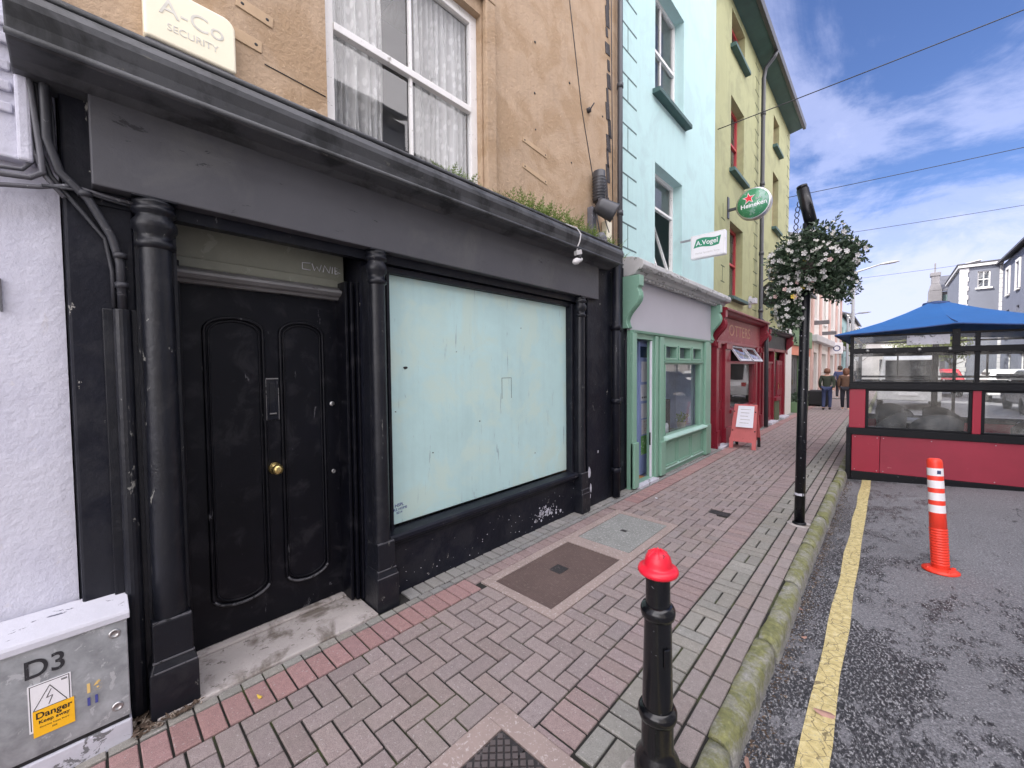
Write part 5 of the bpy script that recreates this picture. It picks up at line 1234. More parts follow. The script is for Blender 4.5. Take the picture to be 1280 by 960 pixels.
b = B(); b.lathe([(.042, .836), (.062, .838), (.070, .844), (.0725, .853), (.069, .862), (.058, .866), (.050, .868), (.0485, .874), (.0475, .888), (.043, .903), (.034, .916), (.019, .925), (0, .928)], (-.61, 1.43, 0), 32)
for k in range(6):
    a = k * math.pi / 3; b.tube([(-.61 + .044 * math.cos(a), 1.43 + .044 * math.sin(a), .885), (-.61 + .036 * math.cos(a), 1.43 + .036 * math.sin(a), .913), (-.61 + .010 * math.cos(a), 1.43 + .010 * math.sin(a), .929)], .0035, 6)
obj('cap', b, 'redcap', bo)

tp = thing('traffic_post', 'leaning orange flexible post with four white bands standing in the road', 'traffic post', (.34, 4.74, rz(.34)))
zb = rz(.34); ax = Vector((-.055, .06, 1)).normalized(); c0 = Vector((.34, 4.74, zb))
b = B(); pr_ = [(.053, .02), (.053, .05)]; z = .05
while z < .33: pr_ += [(.056, z + .004), (.056, z + .013), (.051, z + .016), (.051, z + .020)]; z += .0215
pr_ += [(.053, z), (.050, .50), (.048, .88), (.044, .905), (.030, .915), (0, .916)]
b.lathe(pr_, c0, 28, ax); obj('tube', b, 'orange', tp)
b = B(); b.lathe([(.0, .0), (.112, .0), (.112, .012), (.09, .022), (.06, .03), (.056, .03)], c0, 30, (-.015, .02, 1))
for k in range(4): a = k * 1.57 + .5; b.lathe([(.012, .02), (.012, .032), (0, .032)], c0 + Vector((.088 * math.cos(a), .088 * math.sin(a), 0)), 8)
obj('base', b, 'orange', tp)
for z in (.445, .545, .645, .745): b = B(); b.lathe([(.0512 - (z - .4) * .006, z + .03), (.0505 - (z - .4) * .006, z + .092)], c0, 28, ax); obj('white_band', b, 'tape', tp)
b = B(); cc = c0 + ax * .81; b.obox(cc + Vector((.02, -.0455, 0)), ((1, .4, 0), (0, 0, 1), (0, 1, 0)), (.012, .014, .002)); obj('blue_label', b, 'jeans', tp)

lp = thing('lamp_post', 'slim black pole with a tilted black tube on top, carrying the flower basket', 'pole', (-.63, 4.93, 0))
b = B(); b.tube([(-.635, 4.93, -.01), (-.628, 4.93, 1.0), (-.61, 4.93, 3.02)], [.046, .044, .040], 18); b.lathe([(.062, 0), (.060, .02), (.047, .025)], (-.635, 4.93, 0), 18); obj('shaft', b, 'pole', lp)
b = B(); b.tube([(-.575, 4.93, 2.98), (-.655, 4.93, 3.36)], .052, 16); b.tube([(-.656, 4.93, 3.365), (-.662, 4.93, 3.395)], .046, 16); obj('tilted_tube', b, 'pole', lp)
b = B()
for (x, z) in ((-.66, 3.22), (-.672, 3.17), (-.678, 3.12), (-.68, 3.06), (-.685, 3.0), (-.69, 2.94)):
    b.tube([(x - .018 + .018 * math.cos(t), 4.92 + .006 * math.sin(t * 2), z + .028 * math.sin(t)) for t in [6.283 * k / 8 for k in range(9)]], .0045, 5)
obj('chain', b, 'pole', lp)
b = B(); b.lathe([(.0462, .30), (.0462, .325)], (-.634, 4.93, 0), 16); obj('tape_band', b, 'plinth', lp)
b = B(); rr = random.Random(6)
for k in range(16): z = rr.uniform(.3, 2.3); a = rr.uniform(-2.8, -.3); b.lathe([(.004, 0), (.003, .0025), (0, .003)], (-.632 + .0455 * math.cos(a), 4.93 + .0455 * math.sin(a), z), 6, (math.cos(a), math.sin(a), 0))
obj('rivets', b, 'plinth', lp)

fb = thing('flower_basket', 'hanging flower basket overflowing with white flowers and dark leaves on the black pole', 'flower basket', (-.62, 4.93, 2.55))
b = B(); b.lathe([(0, 2.46), (.07, 2.47), (.12, 2.51), (.15, 2.58), (.15, 2.64), (.13, 2.62), (0, 2.60)], (-.58, 4.93, 0), 20); obj('basket', b, 'darkwood', fb)
b = B()
for s_ in (-1, 1): b.beam((-.62, 4.93, 2.30), (-.60 + .28 * s_, 4.93, 2.60), .015, .015)
obj('bracket', b, 'pole', fb)
rr = random.Random(11); pts = []
blobs = [(-.60, 2.66, .33, .29, 3.6), (-.62, 2.46, .16, .14, 1.4), (-.40, 2.60, .27, .27, 2.6), (-.78, 2.64, .22, .25, 2.2), (-.80, 2.36, .19, .28, 2.2), (-.76, 2.16, .15, .20, 1.3), (-.34, 2.40, .20, .18, 1.4), (-.52, 2.86, .27, .14, 1.3), (-.22, 2.66, .13, .14, .7)]
blobs = [(-.60 + (q_[0] + .60) * .86, q_[1], q_[2] * .90, q_[3], q_[4]) for q_ in blobs]
b = B()
def leafq(b, c, d, L, w_):
    s_ = d.cross(Vector((rr.uniform(-1, 1), rr.uniform(-1, 1), rr.uniform(-1, 1)))).normalized() * w_
    m_ = c + d * L * .5; b.face([tuple(c), tuple(m_ + s_), tuple(c + d * L), tuple(m_ - s_)])
for k in range(13000):
    bl = rr.choices(blobs, [q_[4] for q_ in blobs])[0]
    v = Vector((rr.gauss(0, 1), rr.gauss(0, 1), rr.gauss(0, 1))).normalized(); rad = rr.random() ** .33
    lump = .80 + .32 * abs(math.sin(v.x * 4.1 + bl[0] * 9) * math.cos(v.z * 4.7 + v.y * 3))
    c = Vector((bl[0] + v.x * bl[2] * rad * lump, 4.93 + v.y * bl[2] * .95 * rad * lump, bl[1] + v.z * bl[3] * rad * lump))
    d = (v * .6 + Vector((rr.uniform(-1, 1), rr.uniform(-1, 1), rr.uniform(-1, .7)))).normalized(); leafq(b, c, d, rr.uniform(.026, .050), rr.uniform(.008, .015))
for k in range(34):     # stray sprigs that break the outline
    bl = rr.choice(blobs); v = Vector((rr.gauss(0, 1), rr.gauss(0, .6), rr.gauss(0, .8))).normalized()
    p = Vector((bl[0] + v.x * bl[2] * .9, 4.93 + v.y * bl[2] * .9, bl[1] + v.z * bl[3] * .9)); L = rr.uniform(.06, .15); d = (v + Vector((0, 0, rr.uniform(-.5, .6)))).normalized()
    for q_ in range(int(L / .007)): leafq(b, p + d * q_ * .007 + Vector((0, 0, -.3 * (q_ * .007) ** 2)), (d + Vector((rr.uniform(-1, 1), rr.uniform(-1, 1), rr.uniform(-1, 1))) * .9).normalized(), .024, .008)
for k in range(22):     # trailing stems
    x, z = (rr.uniform(-.92, -.62), rr.uniform(2.02, 2.2)) if k % 3 else (rr.uniform(-.5, -.15), rr.uniform(2.28, 2.4)); y = 4.93 + rr.uniform(-.16, .12); L = rr.uniform(.05, .20); dx = rr.uniform(-.3, .3)
    for q_ in range(int(L / .008)):
        t = q_ * .008; leafq(b, Vector((x + dx * t * .6 + .006 * math.sin(q_ * .5), y, z - t)), Vector((rr.uniform(-1, 1), rr.uniform(-1, 1), rr.uniform(-.8, .3))).normalized(), rr.uniform(.02, .034), .009)
obj('foliage', b, 'leaf', fb, recalc=False)
def blossom(mname, s_):
    b = B()
    for k in range(5):
        a = k * 2 * math.pi / 5; a2 = a + .55
        b.face([(0, 0, 0), (math.cos(a - .5) * s_ * .8, math.sin(a - .5) * s_ * .8, s_ * .18), (math.cos(a) * s_, math.sin(a) * s_, s_ * .28), (math.cos(a + .5) * s_ * .8, math.sin(a + .5) * s_ * .8, s_ * .18)])
    return obj('blossom', b, mname, fb, local=True, recalc=False)
protos = [blossom('petal', .030), blossom('petal', .024), blossom('petal_p', .024), blossom('petal_y', .026)]
used = set()
for k in range(98):
    bl = rr.choices(blobs, [q_[4] * (2.2 if q_[0] < -.7 else 1) for q_ in blobs])[0]
    v = Vector((rr.gauss(0, 1), -abs(rr.gauss(.2, 1)), rr.gauss(0, .8))).normalized()
    c = Vector((bl[0] + v.x * bl[2] * .97, 4.93 + v.y * bl[2] * .97, bl[1] + v.z * bl[3] * .97)) - fb.location
    pi = 3 if k in (5, 40, 70) else (2 if k % 9 == 0 else k % 2)
    o = protos[pi] if pi not in used else protos[pi].copy()
    if pi in used: COL.objects.link(o); o.parent = fb
    used.add(pi)
    o.location = c; o.rotation_euler = (v + Vector((rr.uniform(-.5, .5), -.4, rr.uniform(-.3, .6)))).to_track_quat('Z', 'Y').to_euler()

b = B()
for k in range(230):
    bl = rr.choices(blobs, [q_[4] * (2 if q_[0] < -.7 else 1) for q_ in blobs])[0]
    v = Vector((rr.gauss(0, 1), rr.gauss(-.5, 1), rr.gauss(0, .8))).normalized(); c = Vector((bl[0] + v.x * bl[2] * .95, 4.93 + v.y * bl[2] * .95, bl[1] + v.z * bl[3] * .95)); s_ = rr.uniform(.013, .021)
    nq = (v + Vector((rr.uniform(-.6, .6), -.4, rr.uniform(-.3, .6)))).normalized(); a_ = nq.orthogonal().normalized(); b2 = nq.cross(a_)
    for q_ in range(5):
        t = q_ * 1.2566; b.face([tuple(c)] + [tuple(c + (a_ * math.cos(t + w_) + b2 * math.sin(t + w_)) * s_ * h_ + nq * s_ * .2) for w_, h_ in ((-.5, .8), (0, 1), (.5, .8))])
bs_ = obj('small_blossoms', b, 'petal', fb, recalc=False); bs_['kind'] = 'stuff'

ab = thing('sandwich_board', 'faded red A-board with a white notice in front of the red shop', 'sandwich board', (-2.06, 8.95, 0))
def sheet(y_b, y_t, nm, m='aboard', x0=-2.30, x1=-1.84, zb=.13, zt=.86):
    b = B(); b.prism([(x0, y_b, zb), (x1, y_b, zb), (x1 - .02, y_t, zt), (x0 + .04, y_t, zt)], (0, .018, 0)); return obj(nm, b, m, ab, bev=.006)
fp = sheet(8.80, 8.98, 'front_panel'); sheet(9.20, 9.02, 'rear_panel')
b = B(); b.prism([(-2.20, 8.833, .42), (-1.90, 8.833, .42), (-1.905, 8.968, .835 + .0), (-2.185, 8.968, .835)], (0, -.004, 0)); nt_ = obj('notice', b, 'paper', fp)
b = B()
for k in range(5):
    z = .76 - k * .065; yy = 8.833 + (z - .42) / .415 * .135 - .006; b.box(-2.14 + .01 * (k % 2), -1.96 - .02 * (k % 3), yy - .001, yy, z, z + .011)
obj('text_line', b, 'alarm_txt', nt_)
for (x, y) in ((-2.27, 8.79), (-1.87, 8.79)): b = B(); b.beam((x, y - .01, 0), (x, y + .03, .2), .07, .03, up=(0, 1, 0)); obj('foot', b, 'aboard', ab)
for (x, y) in ((-2.27, 9.22), (-1.87, 9.22)): b = B(); b.beam((x, y, 0), (x, y - .03, .2), .05, .03, up=(0, 1, 0)); obj('foot', b, 'ink', ab)
for (x, z) in ((-2.25, .72), (-1.88, .72), (-1.87, .35), (-2.26, .35)): b = B(); b.lathe([(.014, 0), (.014, .006), (0, .007)], (x, 8.80 + (z - .13) / .73 * .18 - .002, z), 8, (0, -1, 0)); obj('bolt', b, 'ink', ab)

pl_ = thing('planter', 'dark planter box of green plants at the low green shop', 'planter', (-2.3, 17.6, 0))
b = B(); b.box(-2.56, -2.15, 16.95, 18.3, 0, .36); obj('box', b, 'awning_g', pl_, bev=.01)
b = B()
for k in range(700): leafq(b, Vector((rr.uniform(-2.58, -2.12), rr.uniform(16.9, 18.35), rr.uniform(.34, .62))), Vector((rr.uniform(-1, 1), rr.uniform(-1, 1), rr.uniform(0, 1))).normalized(), .07, .02)
obj('foliage', b, 'leaf', pl_, recalc=False)
b = B(); b.box(-2.42, -1.75, 20.3, 21.3, .05, .62)
for (x, y) in ((-2.35, 20.4), (-1.82, 20.4), (-2.35, 21.2), (-1.82, 21.2)): b.box(x - .04, x + .04, y - .04, y + .04, 0, .05)
tag(recentre(obj('black_crate', b, 'ink', bev=.02)), 'low black box on the pavement beside the woman in the green jacket', 'box')

# overhead wires
def wire(a, c, sag, r_, lb):
    a, c = Vector(a), Vector(c); n = 24
    b = B(); b.tube([a.lerp(c, k / n) - Vector((0, 0, sag * 4 * (k / n) * (1 - k / n))) for k in range(n + 1)], r_, 6); tag(recentre(obj('overhead_wire', b, 'ink')), lb, 'wire', 'wires across the street')
SKY_STR, SKY_TINT, CLOUD_COL, FILL_CLOUD, EXPO = .10, (.46, .51, .70), (3.2, 3.4, 4.9), (19.5, 18.6, 19.2), 1.45
wire((XF, 8.95, 6.44), (5.59, 12.76, 8.6), .03, .009, 'highest overhead wire, running up from the olive house to the top right')
wire((XF, 16.67, 7.41), (5.59, 20.54, 8.4), .03, .010, 'second overhead wire from the top, starting at the corner of the olive house')
wire((XF, 21.84, 7.2), (5.59, 26.87, 8.2), .04, .010, 'third overhead wire from the top, leaving the flower basket to the right')
wire((XF, 33.89, 7.2), (5.59, 36.79, 7.8), .04, .010, 'lowest overhead wire, passing just above the stone chimney roofs')

# distant street lamps
def street_lamp(x, y, h, x2, z2, lb):
    t = thing('street_lamp', lb, 'street lamp', (x, y, 0), 'tall street lamps')
    b = B(); b.tube([(x, y, -.05), (x, y, 1.2), (x, y, h)], [.10, .08, .055], 12); obj('column', b, 'lamp_metal', t)
    b = B(); b.tube([(x, y, h - .1), (x + .12, y, h), (x2 - .5, y, z2 - .03)], [.05, .045, .035], 8); obj('arm', b, 'lamp_metal', t)
    b = B(); b.lathe([(0, 0), (.06, .02), (.10, .25), (.09, .5), (.03, .66), (0, .67)], (x2 - .6, y, z2 - .05), 12, (1, 0, .05), squash=.6); obj('lamp_head', b, 'lamp_metal', t)
street_lamp(-1.28, 25, 6.05, .22, 6.3, 'nearer tall grey street lamp rising behind the flower basket')
street_lamp(-2.1, 36, 5.1, -.98, 5.25, 'farther small street lamp above the left end of the blue canopy')

def tree(name, lb, x, y, h, cr, zc, n, m='leaf3', seed=1):
    rr = random.Random(seed); t = thing(name, lb, 'tree', (x, y, -.1), 'street trees in the distance')
    b = B(); b.tube([(x, y, -.15), (x + .04, y, zc * .5), (x, y, zc)], [.11, .08, .05], 10)
    for k in range(7):
        a = k * .9; b.tube([(x, y, zc * .75 + .08 * k), (x + cr * .6 * math.cos(a), y + cr * .6 * math.sin(a), zc + .2 * k)], [.04, .015], 6)
    obj('trunk', b, 'bark', t); b = B()
    cl = [(rr.gauss(0, cr * .45), rr.gauss(0, cr * .45), rr.uniform(-.5, .5) * h * .5, rr.uniform(.3, .5) * cr) for _ in range(16)]
    for k in range(n):
        c0 = rr.choice(cl); v = Vector((rr.gauss(0, 1), rr.gauss(0, 1), rr.gauss(0, 1))).normalized() * c0[3] * rr.random() ** .4
        c = Vector((x + c0[0], y + c0[1], zc + h * .35 + c0[2])) + v; d = Vector((rr.uniform(-1, 1), rr.uniform(-1, 1), rr.uniform(-1, 1))).normalized(); s_ = d.orthogonal().normalized() * .045
        b.face([tuple(c), tuple(c + d * .07 + s_), tuple(c + d * .15), tuple(c + d * .07 - s_)])
    obj('crown', b, m, t, recalc=False)
tree('street_tree', 'small pale green street tree behind the walking people', -1.75, 40, 3.0, 1.0, 2.3, 2600, seed=3)
tree('street_tree', 'street tree seen through the upper glazing of the dining booth, left of centre', 1.0, 46, 3.6, 1.6, 2.2, 3000, seed=5)
tree('street_tree', 'street tree seen through the right part of the dining booth glazing', 3.0, 40, 3.2, 1.3, 2.0, 2600, seed=7)

def car(lb, x, y, m, rzz=0, van=False):
    t = thing('parked_car', lb, 'van' if van else 'car', (x, y, 0), 'cars parked up the street', rz=rzz)
    h = 2.0 if van else 1.42; sd = [(-2.0, .30), (-2.05, .75), (-1.9, .92), (-1.75, h - .1), (-1.5, h), (.4 if not van else 1.0, h), (1.05 if not van else 1.45, .98), (1.9, .86), (2.05, .62), (2.03, .30)]
    b = B()
    def rg(w_, k): return [b.bm.verts.new((sx * w_ * (.86 if z > 1.1 else 1), y_, z)) for y_, z in sd for sx in (1,)] if 0 else None
    L = [b.bm.verts.new((-.86 * (.84 if z > 1.05 else 1), y_, z)) for y_, z in sd]; Rr = [b.bm.verts.new((.86 * (.84 if z > 1.05 else 1), y_, z)) for y_, z in sd]
    n = len(sd)
    for i in range(n): b.bm.faces.new((L[i], L[(i + 1) % n], Rr[(i + 1) % n], Rr[i]))
    b.bm.faces.new(L[::-1]); b.bm.faces.new(Rr)
    obj('body', b, m, t, bev=.05, local=True, seg=3)
    b = B(); b.box(-.64, .64, -1.93, -1.84, 1.02, h - .18); b.xform(Matrix.Translation((0, .03, 0))); 
    for s_ in (-1, 1): b.box(s_ * .80, s_ * .74, -1.4, .5, 1.02, h - .14)
    obj('window', b, 'ink', t, local=True)
    for s_ in (-1, 1):
        b = B(); b.box(s_ * .62, s_ * .80, -2.06, -2.0, .72, .90); obj('tail_lamp', b, 'lamp_red', t, local=True)
        for yy in (-1.3, 1.3): b = B(); b.lathe([(0, 0), (.2, 0), (.31, .02), (.32, .18), (0, .18)], (s_ * .88, yy, .30), 18, (-s_, 0, 0)); obj('wheel', b, 'tyre', t, local=True)
    b = B(); b.box(-.26, .26, -2.065, -2.045, .50, .61); obj('number_plate', b, 'sign_w', t, local=True)
    return t
car('white van seen through the left upper pane of the dining booth', .55, 23, 'carwhite', 0, True)
car('red car seen through the glazing of the dining booth', 1.9, 32, 'carred')
car('dark car parked at the far kerb, seen through the right panes of the dining booth', 4.0, 22, 'cardark')
car('white car parked at the far kerb behind the dark one, seen through the booth', 4.0, 28.5, 'carwhite')

eb = thing('end_building', 'pale low building closing the far end of the street, seen through the booth', 'building', (2, 64, 0))
fwall(eb, 63, -2.4, 9.0, 4.3, 'cream', [(-.8, .4, 1, 2.4), (1.6, 2.8, 1, 2.4), (4.0, 5.2, 1, 2.4)])
b = B(); b.box(-2.4, 9, 63.2, 70, -.2, 4.25); obj('rear_wall', b, 'grey_render', eb)
b = B(); b.prism([(-2.6, 62.8, 4.3), (9.2, 62.8, 4.3), (9.2, 66, 5.3), (-2.6, 66, 5.3)], (0, 0, .1)); obj('roof', b, 'slate', eb)

# ================================================================ DINING BOOTH
O = Vector((-.43, 7.93, 0)); U = Vector((math.cos(R(10)), math.sin(R(10)), 0)); Nn = Vector((.0, 1, 0))
def P(s, d, z): return O + U * s + Nn * d + Vector((0, 0, z))
def pb(b, s0, s1, d0, d1, z0, z1):
    v = [b.bm.verts.new(P(s, d, z)) for s in (s0, s1) for d in (d0, d1) for z in (z0, z1)]
    for f in ((0, 1, 3, 2), (4, 6, 7, 5), (0, 4, 5, 1), (2, 3, 7, 6), (0, 2, 6, 4), (1, 5, 7, 3)): b.bm.faces.new([v[i] for i in f])
    return b
SL, DP = 5.2, 2.6
pod = thing('dining_booth', 'red and black dining booth with clear panels and blue canopy in the road', 'dining booth', (2.1, 9.6, -.1))
b = B(); pb(b, -.03, SL, 0, DP, -.16, .03); obj('base', b, 'podblack', pod, bev=.008)
b = B(); pb(b, -.025, .035, -.03, .05, -.11, .60); pb(b, -.025, SL, -.03, .06, .575, .675); pb(b, .04, SL, -.02, .05, -.14, .02)
pb(b, -.03, .03, .06, DP, .575, .675); pb(b, 0, SL, DP - .06, DP, .575, .675); pb(b, SL - .05, SL, .06, DP - .06, .575, .675)
for k in range(5): s = .19 + 1.3 * k if k == 0 else 1.245 + 1.3 * (k - 1); pb(b, s, s + .035, -.005, .04, .676, 1.26)
for k in range(4): s = 1.36 + 1.3 * k; pb(b, s, s + .035, -.005, .04, .676, 1.26)
pb(b, 0, SL, -.035, .06, 1.262, 1.345); pb(b, 0, .06, .06, DP, 1.262, 1.345); pb(b, 0, SL, DP - .06, DP, 1.262, 1.345)
pb(b, .0, SL, -.005, .05, .676, .70); pb(b, .0, SL, -.006, .05, 1.235, 1.2615)
obj('lower_frame', b, 'podblack', pod, bev=.005)
b = B()
for s in (0, 1.29, 2.59, 3.89, SL - .04): pb(b, s, s + .045, -.01, .04, 1.346, 2.06); pb(b, s, s + .045, DP - .05, DP - .002, .68, 2.06)
pb(b, 1.02, 1.10, DP - .2, DP - .1, .0, 2.08)
pb(b, 0, SL, -.03, .05, 1.79, 1.865); pb(b, 0, SL, DP - .05, DP, 1.79, 1.865); pb(b, 0, .05, .05, DP - .05, 1.79, 1.865); pb(b, 0, SL, -.012, .04, 1.346, 1.375)
pb(b, 0, SL, -.012, .03, 2.035, 2.065); pb(b, 0, .05, .04, DP, 2.035, 2.065); pb(b, 0, SL, DP - .04, DP, 2.035, 2.065)
pb(b, 1.075, 1.15, -.02, .05, 1.866, 2.10); pb(b, 3.6, 3.68, -.02, .05, 1.866, 2.10)
pb(b, 0, SL, DP - .04, DP - .01, 1.38, 1.42); pb(b, 0, .04, DP - .3, DP - .26, .68, 1.8)
for s in (.55, 1.7, 2.2, 3.1): pb(b, s, s + .025, DP - .04, DP, 1.42, 1.79)
obj('upper_frame', b, 'podblack', pod, bev=.004)
b = B(); pb(b, .042, .36, -.012, .03, .022, .573); obj('front_panel', b, 'podred', pod, bev=.004)
b = B(); pb(b, .364, 2.6, -.010, .03, .022, .573); pb(b, 2.604, SL, -.010, .03, .022, .573); obj('front_panel', b, 'podred2', pod, bev=.004)
b = B(); pb(b, -.012, .02, .05, DP, -.1, .573); pb(b, 0, SL, DP - .03, DP + .01, -.1, .573); pb(b, SL - .02, SL + .01, .05, DP, -.1, .573); obj('side_panel', b, 'podred2', pod)
for (s, e) in [(.005, .189)] + [(1.28 + 1.3 * k, 1.36 + 1.3 * k) for k in range(3)]: b = B(); pb(b, s, e, -.014, .035, .678, 1.26); obj('red_post', b, 'podred', pod, bev=.004)
def pane(q_): b = B(); b.face([tuple(p) for p in q_]); return b
for k in range(4):
    s0, s1 = (.225 if k == 0 else 1.395 + 1.3 * (k - 1)), 1.245 + 1.3 * k
    obj('window_pane', pane((P(s0, .015, .70), P(s1, .015, .70), P(s1, .015, 1.235), P(s0, .015, 1.235))), 'glass_clear', pod)
    s0, s1 = 1.3 * k + .04, 1.29 + 1.3 * k
    obj('clear_panel', pane((P(s0, .012, 1.375), P(s1, .012, 1.375), P(s1, .012, 1.79), P(s0, .012, 1.79))), 'glass_clear', pod)
    obj('clear_panel', pane((P(s0, .012, 1.866), P(s1, .012, 1.866), P(s1, .012, 2.035), P(s0, .012, 2.035))), 'glass_clear', pod)
    obj('clear_panel', pane((P(s0, DP - .03, .70), P(s1, DP - .03, .70), P(s1, DP - .03, 1.79), P(s0, DP - .03, 1.79))), 'glass_clear', pod)
obj('clear_panel', pane((P(.02, .06, .70), P(.02, DP - .06, .70), P(.02, DP - .06, 1.79), P(.02, .06, 1.79))), 'glass_clear', pod)
b = B()
for s in (.2, .75, 1.05, 1.9, 2.3, 3.0): b.lathe([(.022, 0), (.018, .02), (0, .026)], P(s, -.03, 1.83), 10, (0, -1, 0))
for s in (.35, 1.0, 1.6, 2.2): b.lathe([(.014, 0), (.01, .014), (0, .016)], P(s, -.014, 1.40), 10, (0, -1, 0))
for s in (.08, .33, .40, .9, 1.5, 2.1, 2.56, 2.64, 3.4, 4.2, 5.0):
    for z in (.05, .54): b.lathe([(.007, 0), (.006, .003), (0, .004)], P(s, -.012, z), 8, (0, -1, 0))
obj('fastener', b, 'chrome', pod)
b = B(); pb(b, .62, 1.05, -.014, -.006, 1.90, 2.03); obj('pale_flap', b, 'plinth', pod)
# canopy: two tent roofs with a valley
def tent(sa, sc, sv, ap):
    b = B(); v = lambda s, d, z: b.bm.verts.new(P(s, d, z))
    n = 8
    def edge(p, q_, sag):
        return [(p[0] + (q_[0] - p[0]) * k / n, p[1] + (q_[1] - p[1]) * k / n, p[2] + (q_[2] - p[2]) * k / n - sag * math.sin(math.pi * k / n)) for k in range(n)]
    A, C, V = (sa, -.17, 2.075), (sc, -.17, 2.175), (sv, -.17, 2.07); A2, C2, V2 = (sa, DP + .17, 2.075), (sc, DP + .17, 2.175), (sv, DP + .17, 2.07)
    loop = edge(A, C, .012) + edge(C, V, .012) + edge(V, V2, -.18) + edge(V2, C2, .012) + edge(C2, A2, .012) + edge(A2, A, .0)
    cap = [(ap[0] + (p[0] - ap[0]) * .09, ap[1] + (p[1] - ap[1]) * .09, ap[2] - .012) for p in loop]
    rings = [loop] + [[tuple(l[i] * (1 - t) + c[i] * t - (.05 * math.sin(math.pi * t) if i == 2 else 0) for i in range(3)) for l, c in zip(loop, cap)] for t in (.25, .5, .75)] + [cap]
    rv = [[v(*p) for p in r_] for r_ in rings]; top = v(*ap); m_ = len(loop)
    for p, q_ in zip(rv, rv[1:]):
        for k in range(m_): b.bm.faces.new((p[k], p[(k + 1) % m_], q_[(k + 1) % m_], q_[k]))
    for k in range(m_): b.bm.faces.new((rv[-1][k], rv[-1][(k + 1) % m_], top))
    bmesh.ops.recalc_face_normals(b.bm, faces=b.bm.faces)
    o = obj('canopy', b, 'canopy', pod, recalc=False); md = o.modifiers.new('thick', 'SOLIDIFY'); md.thickness = .006
    b = B(); pts = [P(*p) for p in loop + [loop[0]]]; b.tube([p - Vector((0, 0, .012)) for p in pts], .010, 6, cap=False)
    b.tube([P(sc + (ap[0] - sc) * t, -.17 + (ap[1] + .17) * t, 2.18 + (ap[2] - 2.18) * t - .05 * math.sin(math.pi * t) + .004) for t in (0, .25, .5, .75, .95)], .006, 5)
    obj('canopy_hem', b, 'canopy_d', pod)
    b = B(); b.lathe([(.16, -.02), (.15, .01), (.05, .03), (0, .03)], P(*ap), 14); obj('canopy_cap', b, 'canopy_d', pod)
tent(-.17, 1.10, 2.5, (.98, 1.25, 2.60)); tent(2.502, 3.75, 5.35, (3.9, 1.25, 2.60))

# furniture inside
def table(): 
    t = thing('cafe_table', 'grey table beside the left window of the dining booth', 'table', (0, 0, 0), 'tables inside the dining booth')
    b = B(); b.lathe([(0, .70), (.36, .70), (.37, .715), (.36, .73), (0, .73)], (0, 0, 0), 26); obj('table_top', b, 'table', t, local=True)
    b = B(); b.tube([(0, 0, .04), (0, 0, .70)], .03, 10); obj('leg', b, 'podblack', t, local=True)
    b = B(); b.lathe([(0, .0), (.22, .0), (.2, .025), (.03, .045), (0, .045)], (0, 0, 0), 20); obj('foot', b, 'podblack', t, local=True); return t
def chair_():
    t = thing('cafe_chair', 'x', 'chair', (0, 0, 0), 'dark tub chairs inside the dining booth')
    b = B(); b.lathe([(0, .40), (.24, .40), (.25, .44), (.24, .47), (0, .48)], (0, 0, 0), 20); obj('seat', b, 'chair', t, local=True)
    b = B(); n = 12; rg = []
    for k in range(n + 1):
        a = math.pi * (.02 + .96 * k / n); h = .62 + .26 * math.sin(a) ** .7
        rg.append([b.bm.verts.new((r_ * math.cos(a), r_ * math.sin(a), z)) for r_, z in ((.25, .44), (.28, h), (.25, h + .01), (.22, .44))])
    for p, q_ in zip(rg, rg[1:]):
        for i in range(4): f = b.bm.faces.new((p[i], p[(i + 1) % 4], q_[(i + 1) % 4], q_[i])); f.smooth = True
    b.bm.faces.new(rg[0]); b.bm.faces.new(rg[-1][::-1]); obj('backrest', b, 'chair', t, local=True)
    for sx in (-1, 1):
        for sy in (-1, 1): b = B(); b.tube([(sx * .2, sy * .2, .0), (sx * .17, sy * .17, .42)], .015, 8); obj('leg', b, 'podblack', t, local=True)
    return t
T0, C0 = table(), chair_()
T0.location = P(.85, .75, .03); T1 = copy_tree(T0); T1.location = P(2.2, .9, .03); T1['label'] = 'grey table behind the right window of the dining booth'
for i, (s, d, a, lb) in enumerate(((.38, .55, -1.9, 'dark chair with its back to the left end window of the booth'), (1.15, 1.5, .6, 'dark chair on the far side of the left booth table'), (.95, .30, 3.3, 'dark chair backed against the middle of the front booth window'), (1.72, .55, -1.6, 'dark chair just right of the red post of the booth'), (2.3, 1.6, .2, 'dark chair on the far side of the right booth table'), (.55, 1.9, .4, 'dark chair at the rear left corner of the booth'))):
    c = C0 if i == 0 else copy_tree(C0); c.location = P(s, d, .03); c.rotation_euler.z = a; c['label'] = lb
bb = P(.62, .55, .76); b = B(); b.lathe([(0, 0), (.035, 0), (.035, .1), (.02, .14), (.018, .19), (0, .19)], bb, 12); tag(recentre(obj('sauce_bottle', b, 'ink')), 'dark bottle on the left table in the dining booth', 'bottle')

